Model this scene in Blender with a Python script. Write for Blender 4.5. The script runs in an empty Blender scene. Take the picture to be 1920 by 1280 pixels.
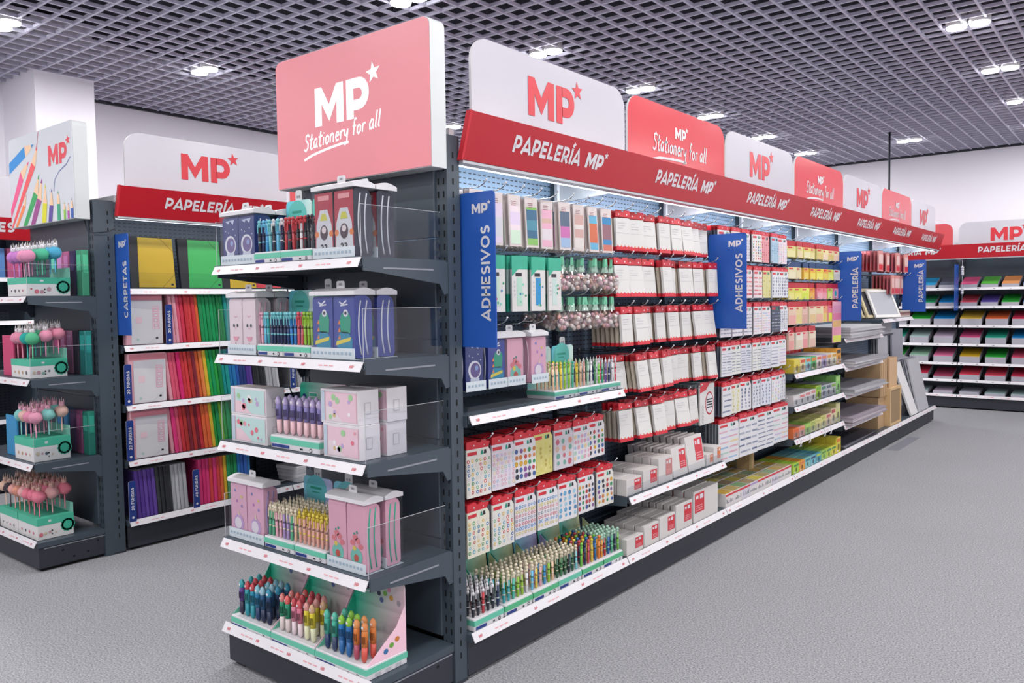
import bpy, math, random
from mathutils import Vector, Matrix
R = random.Random(7)
PI = math.pi
S = bpy.context.scene
COL = S.collection

# ------------------------------------------------------------------ camera
cam_d = bpy.data.cameras.new('camera')
cam_d.sensor_width = 36.0
cam_d.lens = 1523.0 / 1920 * 36
cam_d.clip_start = 0.05
cam = bpy.data.objects.new('camera', cam_d)
COL.objects.link(cam)
YAW, PIT, ROL = .6758, .0491, -.0141
fw = Vector((-math.sin(YAW) * math.cos(PIT), math.cos(YAW) * math.cos(PIT), -math.sin(PIT)))
rt = Vector((math.cos(YAW), math.sin(YAW), 0))
up = rt.cross(fw)
r2 = rt * math.cos(ROL) + up * math.sin(ROL)
u2 = -rt * math.sin(ROL) + up * math.cos(ROL)
M = Matrix((r2, u2, -fw)).transposed().to_4x4()
M.translation = Vector((0, 0, 1.5))
cam.matrix_world = M
S.camera = cam
# ------------------------------------------------------------------ world, exposure
S.view_settings.view_transform = 'Standard'
S.view_settings.look = 'None'
S.view_settings.gamma = 1
S.view_settings.use_curve_mapping = False
S.view_settings.exposure = -.15
W = bpy.data.worlds.new('world')
S.world = W
W.use_nodes = True
W.node_tree.nodes['Background'].inputs[0].default_value = (.8, .85, 1, 1)
W.node_tree.nodes['Background'].inputs[1].default_value = .3
LAMP_W = 23.0          # each twin downlight
LED_W = 7.5            # LED strip under each header board
LAMP_X = (-6.25, -3.83, -1.14, 1.5, 4.1)
LAMP_Y = tuple(3.765 + 1.488 * k for k in range(-5, 6))

# ------------------------------------------------------------------ materials
def lin(h):
    h = h.lstrip('#')
    o = []
    for i in (0, 2, 4):
        c = int(h[i:i + 2], 16) / 255
        o.append(c / 12.92 if c <= .04045 else ((c + .055) / 1.055) ** 2.4)
    return (o[0], o[1], o[2], 1)
MATS = {}
def dim(h, k=.74):
    c = lin(h); return (c[0] * k, c[1] * k, c[2] * k, 1)   # paints and prints reflect less than paper white
def mat(h, rough=.5, metal=0., emit=0., coat=0.):
    key = (h, rough, metal, emit, coat)
    if key in MATS: return MATS[key]
    m = bpy.data.materials.new('paint_' + h.strip('#'))
    m.use_nodes = True
    b = m.node_tree.nodes['Principled BSDF']
    b.inputs['Base Color'].default_value = dim(h)
    b.inputs['Roughness'].default_value = rough
    b.inputs['Metallic'].default_value = metal
    if coat: b.inputs['Coat Weight'].default_value = coat
    if emit:
        b.inputs['Emission Color'].default_value = lin(h)
        b.inputs['Emission Strength'].default_value = emit
    MATS[key] = m
    return m
def nodes(name):
    m = bpy.data.materials.new(name); m.use_nodes = True
    nt = m.node_tree
    def N(t, **k):
        n = nt.nodes.new(t)
        for a, v in k.items(): setattr(n, a, v)
        return n
    return m, nt, N, nt.nodes['Principled BSDF']
def clear_mat(name, tint, gloss):
    m = bpy.data.materials.new(name); m.use_nodes = True
    nt = m.node_tree; nt.nodes.clear()
    o = nt.nodes.new('ShaderNodeOutputMaterial'); mx = nt.nodes.new('ShaderNodeMixShader')
    t = nt.nodes.new('ShaderNodeBsdfTransparent'); g = nt.nodes.new('ShaderNodeBsdfGlossy')
    lw = nt.nodes.new('ShaderNodeLayerWeight'); lw.inputs[0].default_value = .5
    pw = nt.nodes.new('ShaderNodeMath'); pw.operation = 'POWER'; pw.inputs[1].default_value = 4
    ma = nt.nodes.new('ShaderNodeMath'); ma.operation = 'MULTIPLY_ADD'; ma.inputs[1].default_value = .55; ma.inputs[2].default_value = gloss
    t.inputs[0].default_value = tint; g.inputs[1].default_value = .03
    L = nt.links.new
    L(lw.outputs['Facing'], pw.inputs[0]); L(pw.outputs[0], ma.inputs[0]); L(ma.outputs[0], mx.inputs[0])
    L(t.outputs[0], mx.inputs[1]); L(g.outputs[0], mx.inputs[2]); L(mx.outputs[0], o.inputs[0])
    return m
CLEAR = clear_mat('clear_acrylic', (.96, .97, .98, 1), .03)
PVC = clear_mat('clear_film', (.97, .98, .99, 1), .018)
S.cycles.transparent_max_bounces = 32
# carpet
def carpet():
    m, nt, N, b = nodes('carpet_loop_pile')
    tc = N('ShaderNodeTexCoord')
    n1 = N('ShaderNodeTexNoise'); n1.inputs['Scale'].default_value = 130; n1.inputs['Detail'].default_value = 3
    n2 = N('ShaderNodeTexNoise'); n2.inputs['Scale'].default_value = 1.3; n2.inputs['Detail'].default_value = 2
    r1 = N('ShaderNodeValToRGB')
    r1.color_ramp.elements[0].position = .3; r1.color_ramp.elements[0].color = (.14, .141, .16, 1)
    r1.color_ramp.elements[1].position = .72; r1.color_ramp.elements[1].color = (.43, .432, .452, 1)
    mx = N('ShaderNodeMix', data_type='RGBA', blend_type='MULTIPLY'); mx.inputs[0].default_value = .35
    r2_ = N('ShaderNodeValToRGB')
    r2_.color_ramp.elements[0].color = (.72, .72, .72, 1); r2_.color_ramp.elements[1].color = (1, 1, 1, 1)
    bp = N('ShaderNodeBump'); bp.inputs['Strength'].default_value = .3; bp.inputs['Distance'].default_value = .003
    L = nt.links.new
    L(tc.outputs['Object'], n1.inputs['Vector']); L(tc.outputs['Object'], n2.inputs['Vector'])
    L(n1.outputs['Fac'], r1.inputs[0]); L(n2.outputs['Fac'], r2_.inputs[0])
    L(r1.outputs[0], mx.inputs[6]); L(r2_.outputs[0], mx.inputs[7]); L(mx.outputs[2], b.inputs['Base Color'])
    L(n1.outputs['Fac'], bp.inputs['Height']); L(bp.outputs[0], b.inputs['Normal'])
    b.inputs['Roughness'].default_value = .95
    return m
def plaster(h):
    m, nt, N, b = nodes('painted_wall')
    n1 = N('ShaderNodeTexNoise'); n1.inputs['Scale'].default_value = 60
    bp = N('ShaderNodeBump'); bp.inputs['Strength'].default_value = .05
    nt.links.new(n1.outputs['Fac'], bp.inputs['Height']); nt.links.new(bp.outputs[0], b.inputs['Normal'])
    b.inputs['Base Color'].default_value = lin(h); b.inputs['Roughness'].default_value = .8
    return m
def pegboard(h):
    # rows of short slots punched in the panel (object coordinates: x along the panel, z up)
    m, nt, N, b = nodes('slotted_panel')
    tc = N('ShaderNodeTexCoord'); sp = N('ShaderNodeSeparateXYZ')
    L = nt.links.new
    L(tc.outputs['Object'], sp.inputs[0])
    def frac(sock, s, lim):
        a = N('ShaderNodeMath', operation='MULTIPLY'); a.inputs[1].default_value = s
        f = N('ShaderNodeMath', operation='FRACT'); c = N('ShaderNodeMath', operation='LESS_THAN'); c.inputs[1].default_value = lim
        L(sock, a.inputs[0]); L(a.outputs[0], f.inputs[0]); L(f.outputs[0], c.inputs[0])
        return c.outputs[0]
    a = frac(sp.outputs[0], 1 / .035, .6); c = frac(sp.outputs[2], 1 / .025, .22)
    mu = N('ShaderNodeMath', operation='MULTIPLY'); L(a, mu.inputs[0]); L(c, mu.inputs[1])
    mx = N('ShaderNodeMix', data_type='RGBA')
    mx.inputs[6].default_value = lin(h); mx.inputs[7].default_value = (.008, .009, .012, 1)
    L(mu.outputs[0], mx.inputs[0]); L(mx.outputs[2], b.inputs['Base Color'])
    b.inputs['Roughness'].default_value = .5
    return m
def fuzzy(h):
    m, nt, N, b = nodes('fluff')
    n1 = N('ShaderNodeTexNoise'); n1.inputs['Scale'].default_value = 220
    bp = N('ShaderNodeBump'); bp.inputs['Strength'].default_value = .8; bp.inputs['Distance'].default_value = .004
    nt.links.new(n1.outputs['Fac'], bp.inputs['Height']); nt.links.new(bp.outputs[0], b.inputs['Normal'])
    b.inputs['Base Color'].default_value = lin(h); b.inputs['Roughness'].default_value = 1
    return m
def grain(h, k):
    m, nt, N, b = nodes('fibre_board')
    n1 = N('ShaderNodeTexNoise'); n1.inputs['Scale'].default_value = k; n1.inputs['Detail'].default_value = 4
    mx = N('ShaderNodeMix', data_type='RGBA')
    c = lin(h); mx.inputs[6].default_value = c; mx.inputs[7].default_value = tuple(v * .75 for v in c[:3]) + (1,)
    nt.links.new(n1.outputs['Fac'], mx.inputs[0]); nt.links.new(mx.outputs[2], b.inputs['Base Color'])
    b.inputs['Roughness'].default_value = .7
    return m
def sheets(h):
    # edges of stacked sheets: fine horizontal lines
    m, nt, N, b = nodes('sheet_edges')
    tc = N('ShaderNodeTexCoord'); sp = N('ShaderNodeSeparateXYZ'); n = N('ShaderNodeTexNoise', noise_dimensions='1D'); n.inputs['Scale'].default_value = 500
    mx = N('ShaderNodeMix', data_type='RGBA'); c = lin(h)
    mx.inputs[6].default_value = c; mx.inputs[7].default_value = tuple(v * .55 for v in c[:3]) + (1,)
    L = nt.links.new
    L(tc.outputs['Object'], sp.inputs[0]); L(sp.outputs[2], n.inputs['W']); L(n.outputs['Fac'], mx.inputs[0]); L(mx.outputs[2], b.inputs['Base Color'])
    b.inputs['Roughness'].default_value = .8
    return m
CARPET = carpet(); WALL = plaster('#f7f4fb'); PEG = pegboard('#5a6c80'); PEGD = pegboard('#3d4452')
METAL = mat('#48545f', .42, .0); METAL_D = mat('#343842', .5); HOLE = mat('#0b0c0f', .9); CHROME = mat('#c4c8cc', .25, 1.)
WHITE = mat('#eceaee', .45); STRIP = mat('#f2eff3', .35); PAPER = mat('#e9e7e4', .7); CREAM = mat('#d9d2c4', .7)
RED = mat('#c8202e', .35); RED_L = mat('#e0323f', .35); CORAL = mat('#ee5a60', .3); BLUE = mat('#2a63c4', .35); BLUE_D = mat('#223f8f', .4)
TEAL = mat('#3dbd9b', .45); TEAL_D = mat('#1f9f86', .45); MINT = mat('#8fd9c4', .5); PINK = mat('#f2b3c6', .5); PINK_L = mat('#f6d3dc', .5)
NAVY = mat('#22306e', .5); LILAC = mat('#b9a3d6', .5); INK = mat('#23262d', .5); GREY = mat('#9a9da6', .5); GREY_L = mat('#c6c7cd', .5)
BAR = mat('#eceaff', .55); VOID = mat('#181b2b', .9); YELLOW = mat('#ecd534', .5); GREEN = mat('#35a64f', .5); LIME = mat('#9fd23c', .5)
ORANGE = mat('#f0843a', .5); SKY = mat('#55b7e2', .5); PURPLE = mat('#6a4aa0', .5); TAN = mat('#c9a57b', .7); FADED = mat('#f3aeb4', .5)
LIME_Y = mat('#e2e24c', .5); PALE_Y = mat('#f1e7b8', .6); LIGHT = mat('#ffffff', .5, 0, 40.); LED = mat('#eef2ff', .5, 0, 3.)

# ------------------------------------------------------------------ mesh builder
class MB:
    """collects shapes; build() links them as ONE mesh object. Local frame: x to the right, -y towards the viewer, z up."""
    def __init__(s):
        s.v = []; s.f = []; s.m = []; s.sm = []; s.mats = []
    def mi(s, m):
        if m not in s.mats: s.mats.append(m)
        return s.mats.index(m)
    def face(s, pts, m, smooth=False):
        b = len(s.v); s.v += [tuple(p) for p in pts]
        s.f.append(tuple(range(b, b + len(pts)))); s.m.append(s.mi(m)); s.sm.append(smooth)
    def raw(s, vs, fs, m, smooth=False):
        b = len(s.v); s.v += [tuple(p) for p in vs]; k = s.mi(m)
        for f in fs:
            s.f.append(tuple(b + i for i in f)); s.m.append(k); s.sm.append(smooth)
    def box(s, x0, x1, y0, y1, z0, z1, m, rot=None, about=(0, 0, 0)):
        vs = [(x, y, z) for z in (z0, z1) for y in (y0, y1) for x in (x0, x1)]
        if rot is not None:
            a = Vector(about); vs = [tuple(rot @ (Vector(p) - a) + a) for p in vs]
        s.raw(vs, [(0, 2, 3, 1), (4, 5, 7, 6), (0, 1, 5, 4), (2, 6, 7, 3), (0, 4, 6, 2), (1, 3, 7, 5)], m)
        return s
    def bbox(s, x0, x1, y0, y1, z0, z1, m, b=.004):
        """box with softened vertical and horizontal edges"""
        def ring(z, i):
            a, c, d, e = x0 + i, x1 - i, y0 + i, y1 - i
            bb = max(b - i, b * .4)
            return [(a + bb, d, z), (c - bb, d, z), (c, d + bb, z), (c, e - bb, z), (c - bb, e, z), (a + bb, e, z), (a, e - bb, z), (a, d + bb, z)]
        rs = [ring(z0, b * .5), ring(z0 + b * .5, 0), ring(z1 - b * .5, 0), ring(z1, b * .5)]
        vs = [p for r in rs for p in r]
        fs = [tuple(reversed(range(8))), tuple(range(24, 32))]
        for k in range(3):
            for i in range(8):
                j = (i + 1) % 8
                fs.append((k * 8 + i, k * 8 + j, k * 8 + 8 + j, k * 8 + 8 + i))
        s.raw(vs, fs, m); return s
    def prism(s, pts, y0, y1, m, side=None, back=None):
        """outline of (x, z) points, counter-clockwise seen from the front, given depth along y"""
        n = len(pts)
        s.face([(x, y0, z) for x, z in pts], m)
        s.face([(x, y1, z) for x, z in reversed(pts)], back or m)
        for i in range(n):
            a, b = pts[i], pts[(i + 1) % n]
            s.face([(b[0], y0, b[1]), (a[0], y0, a[1]), (a[0], y1, a[1]), (b[0], y1, b[1])], side or m)
        return s
    def prism_x(s, pts, x0, x1, m):
        """outline of (y, z) points given length along x"""
        n = len(pts)
        s.face([(x0, y, z) for y, z in pts], m); s.face([(x1, y, z) for y, z in reversed(pts)], m)
        for i in range(n):
            a, b = pts[i], pts[(i + 1) % n]
            s.face([(x0, b[0], b[1]), (x0, a[0], a[1]), (x1, a[0], a[1]), (x1, b[0], b[1])], m)
        return s
    def tube(s, pts, r, m, n=6):
        pts = [Vector(p) for p in pts]; rings = []
        for i, p in enumerate(pts):
            d = (pts[min(i + 1, len(pts) - 1)] - pts[max(i - 1, 0)]).normalized()
            u = d.cross(Vector((0, 0, 1)) if abs(d.z) < .9 else Vector((1, 0, 0))).normalized(); w = d.cross(u)
            rings.append([p + (u * math.cos(t) + w * math.sin(t)) * r for t in (2 * PI * k / n for k in range(n))])
        vs = [q for g in rings for q in g]; fs = [tuple(reversed(range(n))), tuple(range(len(vs) - n, len(vs)))]
        for i in range(len(pts) - 1):
            for k in range(n):
                j = (k + 1) % n; fs.append((i * n + k, i * n + j, i * n + n + j, i * n + n + k))
        s.raw(vs, fs, m, True); return s
    def lathe(s, prof, m, n=10, c=(0, 0)):
        vs = []; fs = []
        for r, z in prof:
            vs += [(c[0] + r * math.cos(2 * PI * k / n), c[1] + r * math.sin(2 * PI * k / n), z) for k in range(n)]
        for i in range(len(prof) - 1):
            for k in range(n):
                j = (k + 1) % n; fs.append((i * n + k, i * n + j, i * n + n + j, i * n + n + k))
        fs += [tuple(reversed(range(n))), tuple(range(len(vs) - n, len(vs)))]
        s.raw(vs, fs, m, True); return s
    def ball(s, c, r, m, n=10, k=6, sx=1, sy=1, sz=1):
        vs = [(c[0], c[1], c[2] - r * sz)]
        for i in range(1, k):
            a = -PI / 2 + PI * i / k
            vs += [(c[0] + r * sx * math.cos(a) * math.cos(2 * PI * j / n), c[1] + r * sy * math.cos(a) * math.sin(2 * PI * j / n), c[2] + r * sz * math.sin(a)) for j in range(n)]
        vs.append((c[0], c[1], c[2] + r * sz)); fs = []
        for j in range(n):
            q = (j + 1) % n
            fs.append((0, 1 + q, 1 + j)); fs.append((len(vs) - 1, 1 + (k - 2) * n + j, 1 + (k - 2) * n + q))
            for i in range(k - 2): fs.append((1 + i * n + j, 1 + i * n + q, 1 + (i + 1) * n + q, 1 + (i + 1) * n + j))
        s.raw(vs, fs, m, True); return s
    def disc(s, cx, cz, r, y, m, n=8, sx=1., a0=0.):
        s.face([(cx + r * sx * math.cos(a0 + 2 * PI * k / n), y, cz + r * math.sin(a0 + 2 * PI * k / n)) for k in range(n)], m); return s
    def rect(s, x0, x1, z0, z1, y, m):
        s.face([(x0, y, z0), (x1, y, z0), (x1, y, z1), (x0, y, z1)], m); return s
    def flat(s, pts, y, m):
        s.face([(x, y, z) for x, z in pts], m); return s
    def stroke(s, path, w, y, m, closed=False):
        """a line of even width, mitred at its corners, on the plane y"""
        P = [Vector(p) for p in path]; n = len(P); L = []; Q = []
        for i in range(n):
            a = P[i - 1] if (i or closed) else None; c = P[(i + 1) % n] if (i < n - 1 or closed) else None
            d1 = (P[i] - a).normalized() if a is not None else None; d2 = (c - P[i]).normalized() if c is not None else None
            if d1 is None: d1 = d2
            if d2 is None: d2 = d1
            n1 = Vector((-d1.y, d1.x)); n2 = Vector((-d2.y, d2.x)); k = n1 + n2
            k = n1 if k.length < 1e-4 else k.normalized()
            l = min(1 / max(k.dot(n1), .35), 1.9) * w / 2
            L.append(P[i] + k * l); Q.append(P[i] - k * l)
        for i in range(n if closed else n - 1):
            j = (i + 1) % n
            s.face([(Q[i].x, y, Q[i].y), (Q[j].x, y, Q[j].y), (L[j].x, y, L[j].y), (L[i].x, y, L[i].y)], m)
    def data(s, name):
        me = bpy.data.meshes.new(name)
        me.from_pydata(s.v, [], s.f)
        for m in s.mats: me.materials.append(m)
        me.polygons.foreach_set('material_index', s.m)
        me.polygons.foreach_set('use_smooth', s.sm)
        me.update()
        return me
    def build(s, name, parent=None, loc=(0, 0, 0), rz=0., label=None):
        return link(name, s.data(name), parent, loc, rz, label)
def link(name, me, parent=None, loc=(0, 0, 0), rz=0., label=None, rot=None):
    o = bpy.data.objects.new(name, me); COL.objects.link(o)
    o.location = loc; o.rotation_euler = rot if rot is not None else (0, 0, rz)
    if parent is not None: o.parent = parent
    if label: o['label'] = label
    return o
def tag(o, label, cat, group=None, kind=None):
    o['label'] = label; o['category'] = cat
    if group: o['group'] = group
    if kind: o['kind'] = kind
    return o
def thing(name, label, cat, loc=(0, 0, 0), rz=0., group=None, rot=None):
    o = bpy.data.objects.new(name, None); COL.objects.link(o)
    o.empty_display_size = .05
    o.location = loc; o.rotation_euler = rot if rot is not None else (0, 0, rz)
    return tag(o, label, cat, group)
def struct(name, mb, loc=(0, 0, 0)):
    o = mb.build(name, None, loc); o['kind'] = 'structure'
    return o
BAYROT = PI / 2       # front (-y) turned to face +X, local x runs along +Y
ORD = 'first second third fourth fifth sixth seventh eighth ninth tenth eleventh twelfth'.split()

# ------------------------------------------------------------------ lettering
def arc(cx, cz, rx, rz, a0, a1, n=8):
    return [(cx + rx * math.cos(math.radians(a0 + (a1 - a0) * k / n)), cz + rz * math.sin(math.radians(a0 + (a1 - a0) * k / n))) for k in range(n + 1)]
G = {
 'A': (.86, [[(.0, 0), (.43, .95), (.86, 0)], [(.2, .25), (.66, .25)]]),
 'C': (.84, [arc(.48, .5, .38, .4, 48, 312, 12)]),
 'D': (.84, [[(.1, .1), (.1, .9)] + arc(.36, .5, .38, .4, 90, -90, 10) + [(.1, .1), (.1, .2)]]),
 'E': (.66, [[(.64, .9), (.1, .9), (.1, .1), (.66, .1)], [(.1, .5), (.58, .5)]]),
 'F': (.62, [[(.64, .9), (.1, .9), (.1, 0)], [(.1, .46), (.56, .46)]]),
 'H': (.8, [[(.1, 0), (.1, 1)], [(.7, 0), (.7, 1)], [(.1, .5), (.7, .5)]]),
 'I': (.2, [[(.1, 0), (.1, 1)]]),
 'Í': (.2, [[(.1, 0), (.1, 1)], [(.06, 1.1), (.24, 1.34)]]),
 'L': (.6, [[(.1, 1), (.1, .1), (.62, .1)]]),
 'M': (.94, [[(.1, 0), (.1, .95), (.47, .4), (.84, .95), (.84, 0)]]),
 'N': (.82, [[(.1, 0), (.1, .93), (.72, .07), (.72, 1)]]),
 'O': (.98, [arc(.49, .5, .4, .4, 0, 345, 16)]),
 'P': (.72, [[(.1, 0), (.1, .9)] + arc(.38, .63, .25, .27, 90, -90, 8) + [(.1, .36)]]),
 'R': (.74, [[(.1, 0), (.1, .9)] + arc(.38, .63, .25, .27, 90, -90, 8) + [(.1, .36)], [(.38, .36), (.68, 0)]]),
 'S': (.68, [arc(.35, .7, .23, .2, 30, 270, 9) + arc(.35, .29, .25, .2, 80, -150, 9)]),
 'T': (.72, [[(0, .9), (.72, .9)], [(.36, .9), (.36, 0)]]),
 'U': (.8, [[(.1, 1)] + arc(.4, .4, .3, .3, 180, 360, 8) + [(.7, 1)]]),
 'V': (.84, [[(.0, 1), (.42, .08), (.84, 1)]]),
 '0': (.76, [arc(.38, .5, .28, .4, 0, 345, 14)]),
 '2': (.64, [arc(.32, .66, .23, .24, 160, -40, 8) + [(.08, .1), (.6, .1)]]),
 '3': (.64, [arc(.3, .7, .23, .2, 150, -90, 8), arc(.3, .3, .26, .2, 90, -150, 8)]),
 '4': (.74, [[(.5, 0), (.5, .95), (.06, .28), (.72, .28)]]),
}
def width(t, sp=.16):
    return sum((.4 if c == ' ' else G[c][0] + sp) for c in t) - sp
def text(mb, t, h, x, z, y, m, wt=.2, slant=0., vertical=False, align='l', sp=.16):
    """bold capitals; vertical=True reads upwards"""
    if align == 'c': off = -width(t, sp) * h / 2
    else: off = 0.
    cur = off
    for c in t:
        if c == ' ': cur += .4 * h; continue
        w, paths = G[c]
        for p in paths:
            q = [(cur + (a + slant * b) * h, b * h) for a, b in p]
            if vertical: q = [(x - b, z + a) for a, b in q]
            else: q = [(x + a, z + b) for a, b in q]
            mb.stroke(q, wt * h, y, m, closed=c in 'O0')
        cur += (w + sp) * h
    return cur - sp * h
MPOLY = [(0, 0), (.28, 0), (.28, .56), (.575, .1), (.87, .56), (.87, 0), (1.15, 0), (1.15, 1), (.86, 1), (.575, .5), (.29, 1), (0, 1)]
def star(mb, cx, cz, r, y, m, rot=.12):
    c = []
    for k in range(10):
        a = PI / 2 + rot + k * PI / 5; q = r if k % 2 == 0 else r * .42
        c.append((cx + q * math.cos(a), cz + q * math.sin(a)))
    for k in range(0, 10, 2): mb.face([(cx, y, cz), (c[k - 1][0], y, c[k - 1][1]), (c[k][0], y, c[k][1]), (c[k + 1][0], y, c[k + 1][1])], m)
def logo(mb, x, z, h, y, m, slant=0., starred=True):
    """two heavy capitals and a small star, lower left corner at (x, z)"""
    f = lambda p: (x + (p[0] + slant * p[1]) * h, z + p[1] * h)
    # M as five convex pieces
    for q in ([(0, 0), (.28, 0), (.28, 1), (0, 1)], [(.87, 0), (1.15, 0), (1.15, 1), (.87, 1)], [(.28, .56), (.575, .08), (.575, .52), (.28, 1)], [(.575, .08), (.87, .56), (.87, 1), (.575, .52)]):
        mb.flat([f(p) for p in q], y, m)
    mb.flat([f(p) for p in ((1.26, 0), (1.54, 0), (1.54, 1), (1.26, 1))], y, m)
    pth = [(1.52, .87)] + arc(1.74, .6, .25, .27, 90, -90, 9) + [(1.52, .33)]
    mb.stroke([f(p) for p in pth], .26 * h, y, m)
    if starred: star(mb, *f((2.28, 1.02)), .27 * h, y, m)
SC = {  # thin handwriting
 'S': (.5, [[(.5, .9), (.35, 1.05), (.15, .95), (.15, .7), (.4, .45), (.4, .15), (.2, -.02), (.0, .1)]]),
 't': (.36, [[(.2, 1.), (.12, .1), (.22, 0), (.34, .06)], [(-.02, .62), (.4, .68)]]),
 'a': (.46, [[(.38, .55), (.2, .6), (.04, .35), (.08, .05), (.24, .04), (.38, .5), (.36, .1), (.46, .02)]]),
 'i': (.2, [[(.1, .55), (.08, .0)], [(.11, .75), (.12, .82)]]),
 'o': (.44, [[(.22, .58), (.06, .4), (.06, .12), (.2, 0), (.36, .16), (.36, .44), (.22, .58)]]),
 'n': (.46, [[(.04, .58), (.04, 0)], [(.04, .4), (.2, .58), (.34, .5), (.36, .0)]]),
 'e': (.42, [[(.06, .3), (.36, .36), (.3, .56), (.14, .54), (.05, .25), (.16, .0), (.38, .08)]]),
 'r': (.32, [[(.06, .56), (.06, 0)], [(.06, .36), (.18, .54), (.32, .54)]]),
 'y': (.46, [[(.05, .56), (.08, .2), (.24, .14), (.38, .56)], [(.38, .56), (.32, -.3), (.16, -.42), (.06, -.28)]]),
 'f': (.36, [[(.38, 1.), (.22, 1.04), (.16, .8), (.14, 0)], [(.02, .55), (.34, .58)]]),
 'l': (.22, [[(.16, 1.08), (.06, .1), (.16, 0)]]),
}
def script(mb, t, h, x, z, y, m, wt=.11, tilt=.1):
    tot = sum(.3 if c == ' ' else SC[c][0] + .07 for c in t) * h
    cur = -tot / 2
    for c in t:
        if c == ' ': cur += .3 * h; continue
        for p in SC[c][1]:
            mb.stroke([(x + cur + (a + .12 * b) * h, z + b * h + tilt * cur) for a, b in p], wt * h, y, m)
        cur += (SC[c][0] + .07) * h
    u = [(-.5, -.62), (-.38, -.44), (-.2, -.34), (0, -.3), (.1, -.34)]
    mb.stroke([(x + a * tot, z + b * h + tilt * a * tot) for a, b in u], wt * 1.3 * h, y, m)
    return tot
def rrect(x0, x1, z0, z1, r, corners=(1, 1, 1, 1), n=6):
    """rounded outline, counter-clockwise from the lower left; corners: ll, lr, ur, ul"""
    out = []
    for (cx, cz, a, on) in ((x0 + r, z0 + r, 180, corners[0]), (x1 - r, z0 + r, 270, corners[1]), (x1 - r, z1 - r, 0, corners[2]), (x0 + r, z1 - r, 90, corners[3])):
        if on: out += arc(cx, cz, r, r, a, a + 90, n)
        else: out.append((x0 if a in (180, 90) else x1, z0 if a in (180, 270) else z1))
    return out
def merge(dst, src, fn):
    b = len(dst.v); dst.v += [fn(p) for p in src.v]
    for f, m, s_ in zip(src.f, src.m, src.sm):
        dst.f.append(tuple(b + i for i in f)); dst.m.append(dst.mi(src.mats[m])); dst.sm.append(s_)

# ================================================================== the room
CEIL = 3.46
X0, X1, Y0_, Y1 = -7.95, 6.0, -5.0, 12.54
struct('floor', MB().box(X0, X1, Y0_, Y1, -.1, 0, CARPET))
struct('wall_left', MB().box(X0 - .1, X0, Y0_, Y1, 0, 4.0, WALL))
struct('wall_back', MB().box(X0 - .1, X1, Y1, Y1 + .1, 0, 4.0, WALL))
struct('wall_right', MB().box(X1, X1 + .1, Y0_, Y1, 0, 4.0, WALL))
struct('wall_front', MB().box(X0 - .1, X1, Y0_ - .1, Y0_, 0, 4.0, WALL))
struct('wall_column', MB().box(X0, -7.28, 2.85, 3.33, 0, 3.9, WALL))
struct('trim_1', MB().box(X0, X0 + .03, 3.33, Y1, CEIL - .02, CEIL + .03, METAL_D).box(X0, X1, Y1 - .03, Y1, CEIL - .02, CEIL + .03, METAL_D))
CELL = .149
g = MB()
x = -1.166 - CELL * 45
while x < X1:
    if x > X0: g.box(x - .008, x + .008, Y0_, Y1, CEIL, CEIL + .023, BAR)
    x += CELL
y = 2.598 - CELL * 50
while y < Y1:
    if y > Y0_: g.box(X0, X1, y - .008, y + .008, CEIL + .0005, CEIL + .0235, BAR)
    y += CELL
struct('ceiling', g)
struct('ceiling_void', MB().box(X0, X1, Y0_, Y1, 4.0, 4.05, VOID))

# ------------------------------------------------------------------ lamps
ROWS = ('beside the left wall', 'over the aisle left of main shelves', 'over the aisle right of main shelves', 'over the right part of the shop', 'beside the right wall')
house = MB(); lens = MB()
house.lathe([(.066, .0), (.072, .0), (.072, .09), (.03, .11)], WHITE, 16)
lens.lathe([(.064, -.012), (.066, .004)], LIGHT, 16)
HOUSE, LENS = house.data('lamp_housing'), lens.data('lamp_lens')
AREA = bpy.data.lights.new('downlight_beam', 'AREA')
AREA.shape = 'DISK'; AREA.size = .118; AREA.energy = LAMP_W / 2; AREA.color = (1, .985, .98)
for i, lx in enumerate(LAMP_X):
    for j, ly in enumerate(LAMP_Y):
        pass
        t = thing('ceiling_downlight', 'twin downlight %s, %s from the back wall' % (ROWS[i], ORD[len(LAMP_Y) - 1 - j]), 'ceiling light', (lx, ly, CEIL - .01), 0, 'twin downlights in the grid ceiling')
        for s in (-.075, .075):
            h_ = link('lamp_housing', HOUSE, t, (s, 0, 0)); link('lamp_lens', LENS, h_, (0, 0, 0))
            l = bpy.data.objects.new('downlight_beam', AREA); COL.objects.link(l); l.parent = t; l.location = (s, 0, -.014)
t = thing('ceiling_downlight', 'twin white downlight nearest the back wall, above the far end of the main shelves', 'ceiling light', (-2.53, 11.2, CEIL - .01), 0, 'twin downlights in the grid ceiling')
for s in (-.075, .075):
    h_ = link('lamp_housing', HOUSE, t, (s, 0, 0)); link('lamp_lens', LENS, h_, (0, 0, 0))
# thin pole down to the far end of the main gondola
tag(MB().tube([(0, 0, 2.19), (0, 0, 3.5)], .012, METAL_D, 8).build('power_pole', None, (-2.62, 10.62, 0)), 'thin dark pole from the ceiling to the far end of the main shelves', 'pole')

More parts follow.
